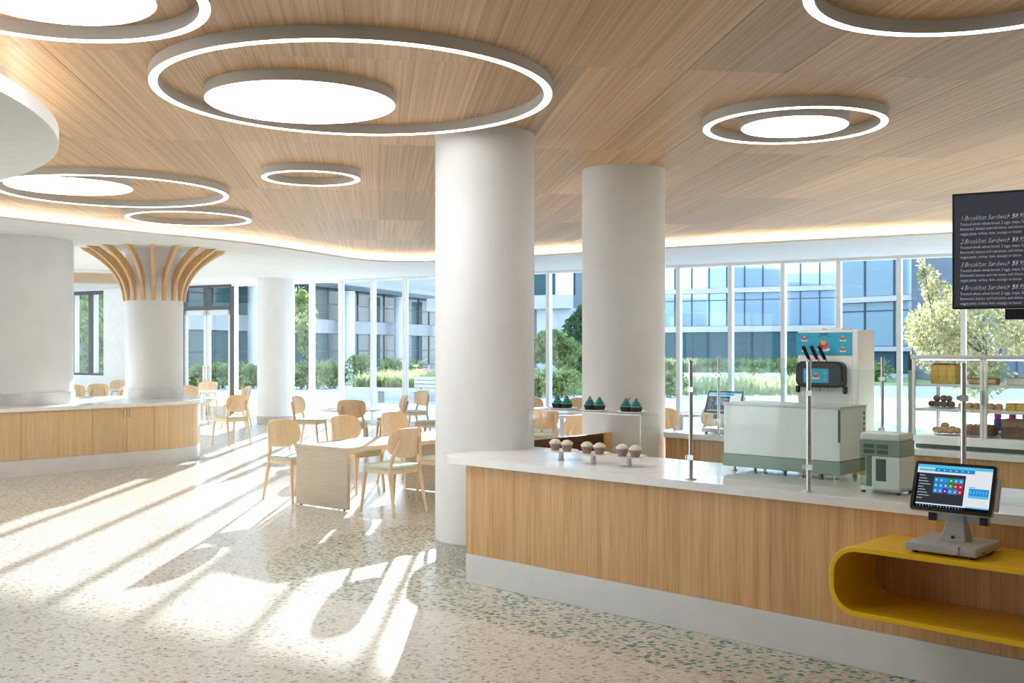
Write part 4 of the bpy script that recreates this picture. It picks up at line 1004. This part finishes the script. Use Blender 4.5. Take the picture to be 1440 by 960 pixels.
for i, (a, lab, m1, m2) in enumerate(((.49, 'pink capped violet bottle standing in the case, leftmost of three', 'pink', 'violet'), (.60, 'bright pink bottle in the case behind the layer cake', 'pink', 'violet'), (.70, 'dull mauve bottle in the case, rightmost of three', 'truffle', 'truffle'))):
    t = thing('bottle', lab, 'bottle', WC(a+.04, .38, .103), AU, 'bottles in the cake case')
    obj('bottle_body', MB().lathe([(.026, 0), (.028, .01), (.028, .12), (.024, .135), (.02, .14)], 0, 0, 18), M[m2], t, smooth=40)
    obj('cap', MB().lathe([(.026, .14), (.026, .19), (.02, .195)], 0, 0, 18), M[m1], t, smooth=40)
    obj('label_band', MB().lathe([(.0285, .02), (.0285, .04)], 0, 0, 18, caps=False), M['china'], t, smooth=40)

# ================================================================== MENU SCREEN
AM = math.atan2(-.565, 1)
ms = thing('menu_screen', 'black hanging menu screen listing four breakfast sandwiches', 'menu board', (atY(1339, 6.4), 6.4, 1.93), AM)
MW, MH = .62, .70
obj('housing', MB().box(0, MW, 0, .05, 0, MH), M['black'], ms, bevel=.003)
face = obj('screen', MB().box(.012, MW-.012, -.0015, 0, .012, MH-.012), M['board'], ms)
obj('mount_box', MB().box(.29, MW-.03, .02, .12, -.065, -.002), M['black'], ms)
obj('ceiling_pole', MB().tube([(MW*.75, .075, MH*.5), (MW*.75, .075, CEIL-1.93)], .02, 12), M['steel'], ms, smooth=40)
obj('mount_arm', MB().box(MW*.75-.06, MW*.75+.06, .05, .10, MH*.35, MH*.65), M['black'], ms)
def text(body, size, x, z, parent, mat, shear=0.0, y=-.0022, spacing=1.0, sx=1.0):
    c = bpy.data.curves.new('lettering', 'FONT'); c.body = body; c.size = size; c.shear = shear; c.space_character = spacing; c.resolution_u = 2; c.offset = -0.0009 if shear else -0.0004
    tmp = bpy.data.objects.new('tmp', c); COL.objects.link(tmp); dg = bpy.context.evaluated_depsgraph_get()
    me = bpy.data.meshes.new_from_object(tmp.evaluated_get(dg)); bpy.data.objects.remove(tmp); bpy.data.curves.remove(c)
    me.materials.clear(); me.materials.append(mat)
    o = bpy.data.objects.new('lettering', me); COL.objects.link(o); o.parent = parent; o.location = (x, y, z); o.rotation_euler = (PI/2, 0, 0); o.scale = (sx, 1, 1)
    return o
for i in range(4):
    z = .535-i*.140
    text('%d.Breakfast Sandwich $8.95' % (i+1), .040, .045, z, face, M['chalk'], .35, sx=.80)
    for j, ln in enumerate(('Toasted whole wheat bread, 2 eggs, mayo, Swiss', 'Emmental, lettuce and red onion, and choice of', 'veggie patty, turkey, ham, sausage or bacon.')):
        text(ln, .0245, .045, z-.031-j*.029, face, M['chalk'], 0, sx=.78)

# ================================================================== TABLES AND CHAIRS
TB0 = onz(488, 719, 0); AT = math.atan2(.51, .63)*1.0
AT = math.atan2(.78, .63)
Td = Vector((math.cos(AT), math.sin(AT), 0)); Ts = Vector((math.sin(AT), -math.cos(AT), 0))     # along, outward (towards the counter)
def WT(t, s, z=0): return Vector((TB0.x, TB0.y, 0))+Td*t+Ts*s+Vector((0, 0, z))
TH = .655
lt = thing('long_table', 'long pale ash panel-legged dining table left of the near column', 'table', WT(0, 0), AT)
TL = 2.7
obj('table_top', MB().box(0, TL, 0, .81, TH-.05, TH), M['tablewood'], lt, bevel=.003)
for a in (0, 1.62, TL-.045): obj('panel_leg', MB().box(a, a+.045, .002 if a else 0, .81 if not a else .76, .012, TH-.05), M['tablewood'], lt, bevel=.003)
for a in (.02, TL-.02):
    for b2 in (.06, .75): obj('glide', MB().cyl(a, b2, 0, .012, .014, 10), M['black'], lt)

def make_chair(name, label):
    t = thing(name, label, 'chair', (0, 0, 0), 0, 'beech dining chairs'); wd = M['chairwood']
    def rr(w_, d_, z, r=.10, sh=0): return [(p[0], p[1]+sh, z) for p in rrect(-w_/2, w_/2, -d_/2, d_/2, r, 4)]
    obj('seat', MB().loft([rr(.44, .42, .462), rr(.47, .45, .468), rr(.475, .455, .485), rr(.45, .43, .497), rr(.34, .32, .500)]), M['sage'], t, smooth=50)
    sf = MB(); sf.box(-.205, .205, .165, .19, .41, .462); sf.box(-.195, .195, -.20, -.178, .41, .462)
    for s in (-1, 1): sf.box(s*.205-.011, s*.205+.011, -.19, .18, .415, .462)
    obj('seat_frame', sf, wd, t, bevel=.004)
    for s in (-1, 1):
        obj('leg', MB().tube([(s*.200, .175, .462), (s*.207, .185, .36), (s*.222, .225, 0)], [.021, .021, .013], 10), wd, t, smooth=60)
        obj('leg', MB().tube([(s*.225, -.285, 0), (s*.212, -.225, .30), (s*.205, -.195, .44), (s*.188, -.212, .56), (s*.155, -.258, .70), (s*.138, -.285, .785)],
                             [.013, .020, .024, .023, .021, .014], 10), wd, t, smooth=60)
    # backrest: bent ply shell with rounded outline
    nx, nz = 14, 10; fr_, bk_ = [], []
    for j in range(nz+1):
        v = -1+2*j/nz
        for i in range(nx+1):
            u = -1+2*i/nx
            a = abs(u)**1.0; 
            # superellipse squash so that the grid edge is the outline
            e = 3.6 if v > 0 else 2.7
            k = (abs(u)**e+abs(v)**e)**(1/e) if (u or v) else 1; mxx = max(abs(u), abs(v)); f = mxx/k if k > 0 else 1
            x = u*f*.228; z = .728+v*f*.152; y = -.248-(z-.60)*.17+.085*(x/.228)**2
            fr_.append((x, y, z)); bk_.append((x, y-.016, z))
    n1 = nx+1; tot = len(fr_); fsx = []
    for j in range(nz):
        for i in range(nx):
            q = j*n1+i; fsx.append((q, q+1, q+n1+1, q+n1)); fsx.append((tot+q, tot+q+n1, tot+q+n1+1, tot+q+1))
    rim = [i for i in range(n1)]+[j*n1+nx for j in range(1, nz+1)]+[nz*n1+i for i in range(nx-1, -1, -1)]+[j*n1 for j in range(nz-1, 0, -1)]
    for a, b2 in zip(rim, rim[1:]+rim[:1]): fsx.append((a, tot+a, tot+b2, b2))
    obj('backrest', MB().add(fr_+bk_, fsx), wd, t, smooth=50)
    return t
CHAIRS = [None]
def chair(p, face, label, group='beech dining chairs'):
    """face: heading (radians) the sitter looks towards"""
    rz = face-PI/2
    if CHAIRS[0] is None:
        c = make_chair('dining_chair', label); c.location = (p[0], p[1], 0); c.rotation_euler = (0, 0, rz); CHAIRS[0] = c
    else: c = dup(CHAIRS[0], (p[0], p[1], 0), rz, label, group)
    c['group'] = group
    return c
in_ = math.atan2(-Ts.y, -Ts.x); out_ = math.atan2(Ts.y, Ts.x)
chair(WT(.29, .36), in_-.04, 'beech chair with sage seat at the near side of the long table, back view')
chair(WT(1.17, .30), in_, 'beech chair half hidden by the near column at the long table')
chair(WT(.22, -1.09), out_, 'beech chair at the far left corner of the long table')
chair(WT(1.16, -1.10), out_, 'beech chair in the middle of the far side of the long table')
chair(WT(2.02, -1.14), out_, 'beech chair at the right of the far side of the long table')
def round_table(label, x, y, r=.5, h=.70):
    t = thing('round_table', label, 'table', (x, y, 0), 0, 'round white cafe tables')
    obj('table_top', MB().lathe([(r-.01, h-.025), (r, h-.018), (r, h-.005), (r-.006, h), (.01, h)], 0, 0, 48), M['china'], t, smooth=40)
    obj('pedestal', MB().lathe([(.03, .02), (.03, h-.025)], 0, 0, 20), M['alu'], t, smooth=40)
    obj('foot', MB().lathe([(.24, 0), (.24, .008), (.05, .022), (.03, .025)], 0, 0, 36), M['alu'], t, smooth=40)
    return t
RTx, RTy = atY(494, 17.7), 17.7
round_table('round white cafe table by the window behind the long table', RTx, RTy, .52, .66)
chair((atY(496, 16.75), 16.75), PI/2+.05, 'beech chair at the round window table, its back to us')
chair((atY(437, 17.7), 17.7), -.2, 'beech chair on the left of the round window table, in profile')
chair((atY(549, 17.9), 17.9), PI+.25, 'beech chair on the right of the round window table, in profile')
chair((atY(606, 17.2), 17.2), PI*.9, 'beech chair in profile at the left edge of the near column')
chair((atY(580, 20.0), 20.0), PI*1.2, 'beech chair near the window, behind the profile chair')
# group between the two large columns
round_table('round white cafe table seen between the two large columns', atY(790, 15.6), 15.6, .5, .70)
chair((atY(757, 14.6), 14.6), PI*.6, 'beech chair left in the gap between the two large columns')
chair((atY(808, 13.1), 13.1), PI*.62, 'beech chair right in the gap between the two large columns')
chair((atY(755, 17.0), 17.0), -PI*.35, 'far beech chair behind the round table between the large columns')
chair((atY(812, 16.8), 16.8), -PI*.6, 'far right beech chair behind the round table between the large columns')
# group right of the second column
round_table('round white cafe table right of the second column', atY(958, 15.9), 15.9, .45, .70)
chair((atY(938, 14.6), 14.6), PI*.35, 'beech chair at the right edge of the second column')
chair((atY(979, 15.1), 15.1), PI*.8, 'beech chair between the second column and the small terminal')
# group left, behind the island counter
chair((atY(324, 18.35), 18.35), PI*.78, 'beech chair with sage seat beside the rounded end of the island counter')
chair((atY(331, 22.3), 22.3), PI*1.0, 'beech chair behind the one beside the island counter')
round_table('round white cafe table in front of the glass door', atY(287, 24.0), 24.0, .5, .70)
chair((atY(273, 23.0), 23.0), PI*.42, 'beech chair right of the finned column, its back to us')
chair((atY(289, 25.0), 25.0), -PI*.5, 'beech chair facing us at the table by the glass door')
round_table('round white cafe table under the dark framed window', atY(105, 24.5), 24.5, .6, .70)
round_table('round white cafe table left of the finned column', atY(170, 25.2), 25.2, .45, .70)
chair((atY(111, 23.4), 23.4), PI*.5, 'beech chair just right of the broad left column, its back to us')
chair((atY(104, 25.7), 25.7), PI*.1, 'beech chair in profile under the dark framed window')
chair((atY(138, 24.0), 24.0), PI*.62, 'beech chair with its back to us midway between the two left columns')
chair((atY(153, 22.4), 22.4), PI*1.1, 'beech chair in profile left of the finned column')
chair((atY(163, 26.1), 26.1), -PI*.5, 'beech chair facing us below the white wall')
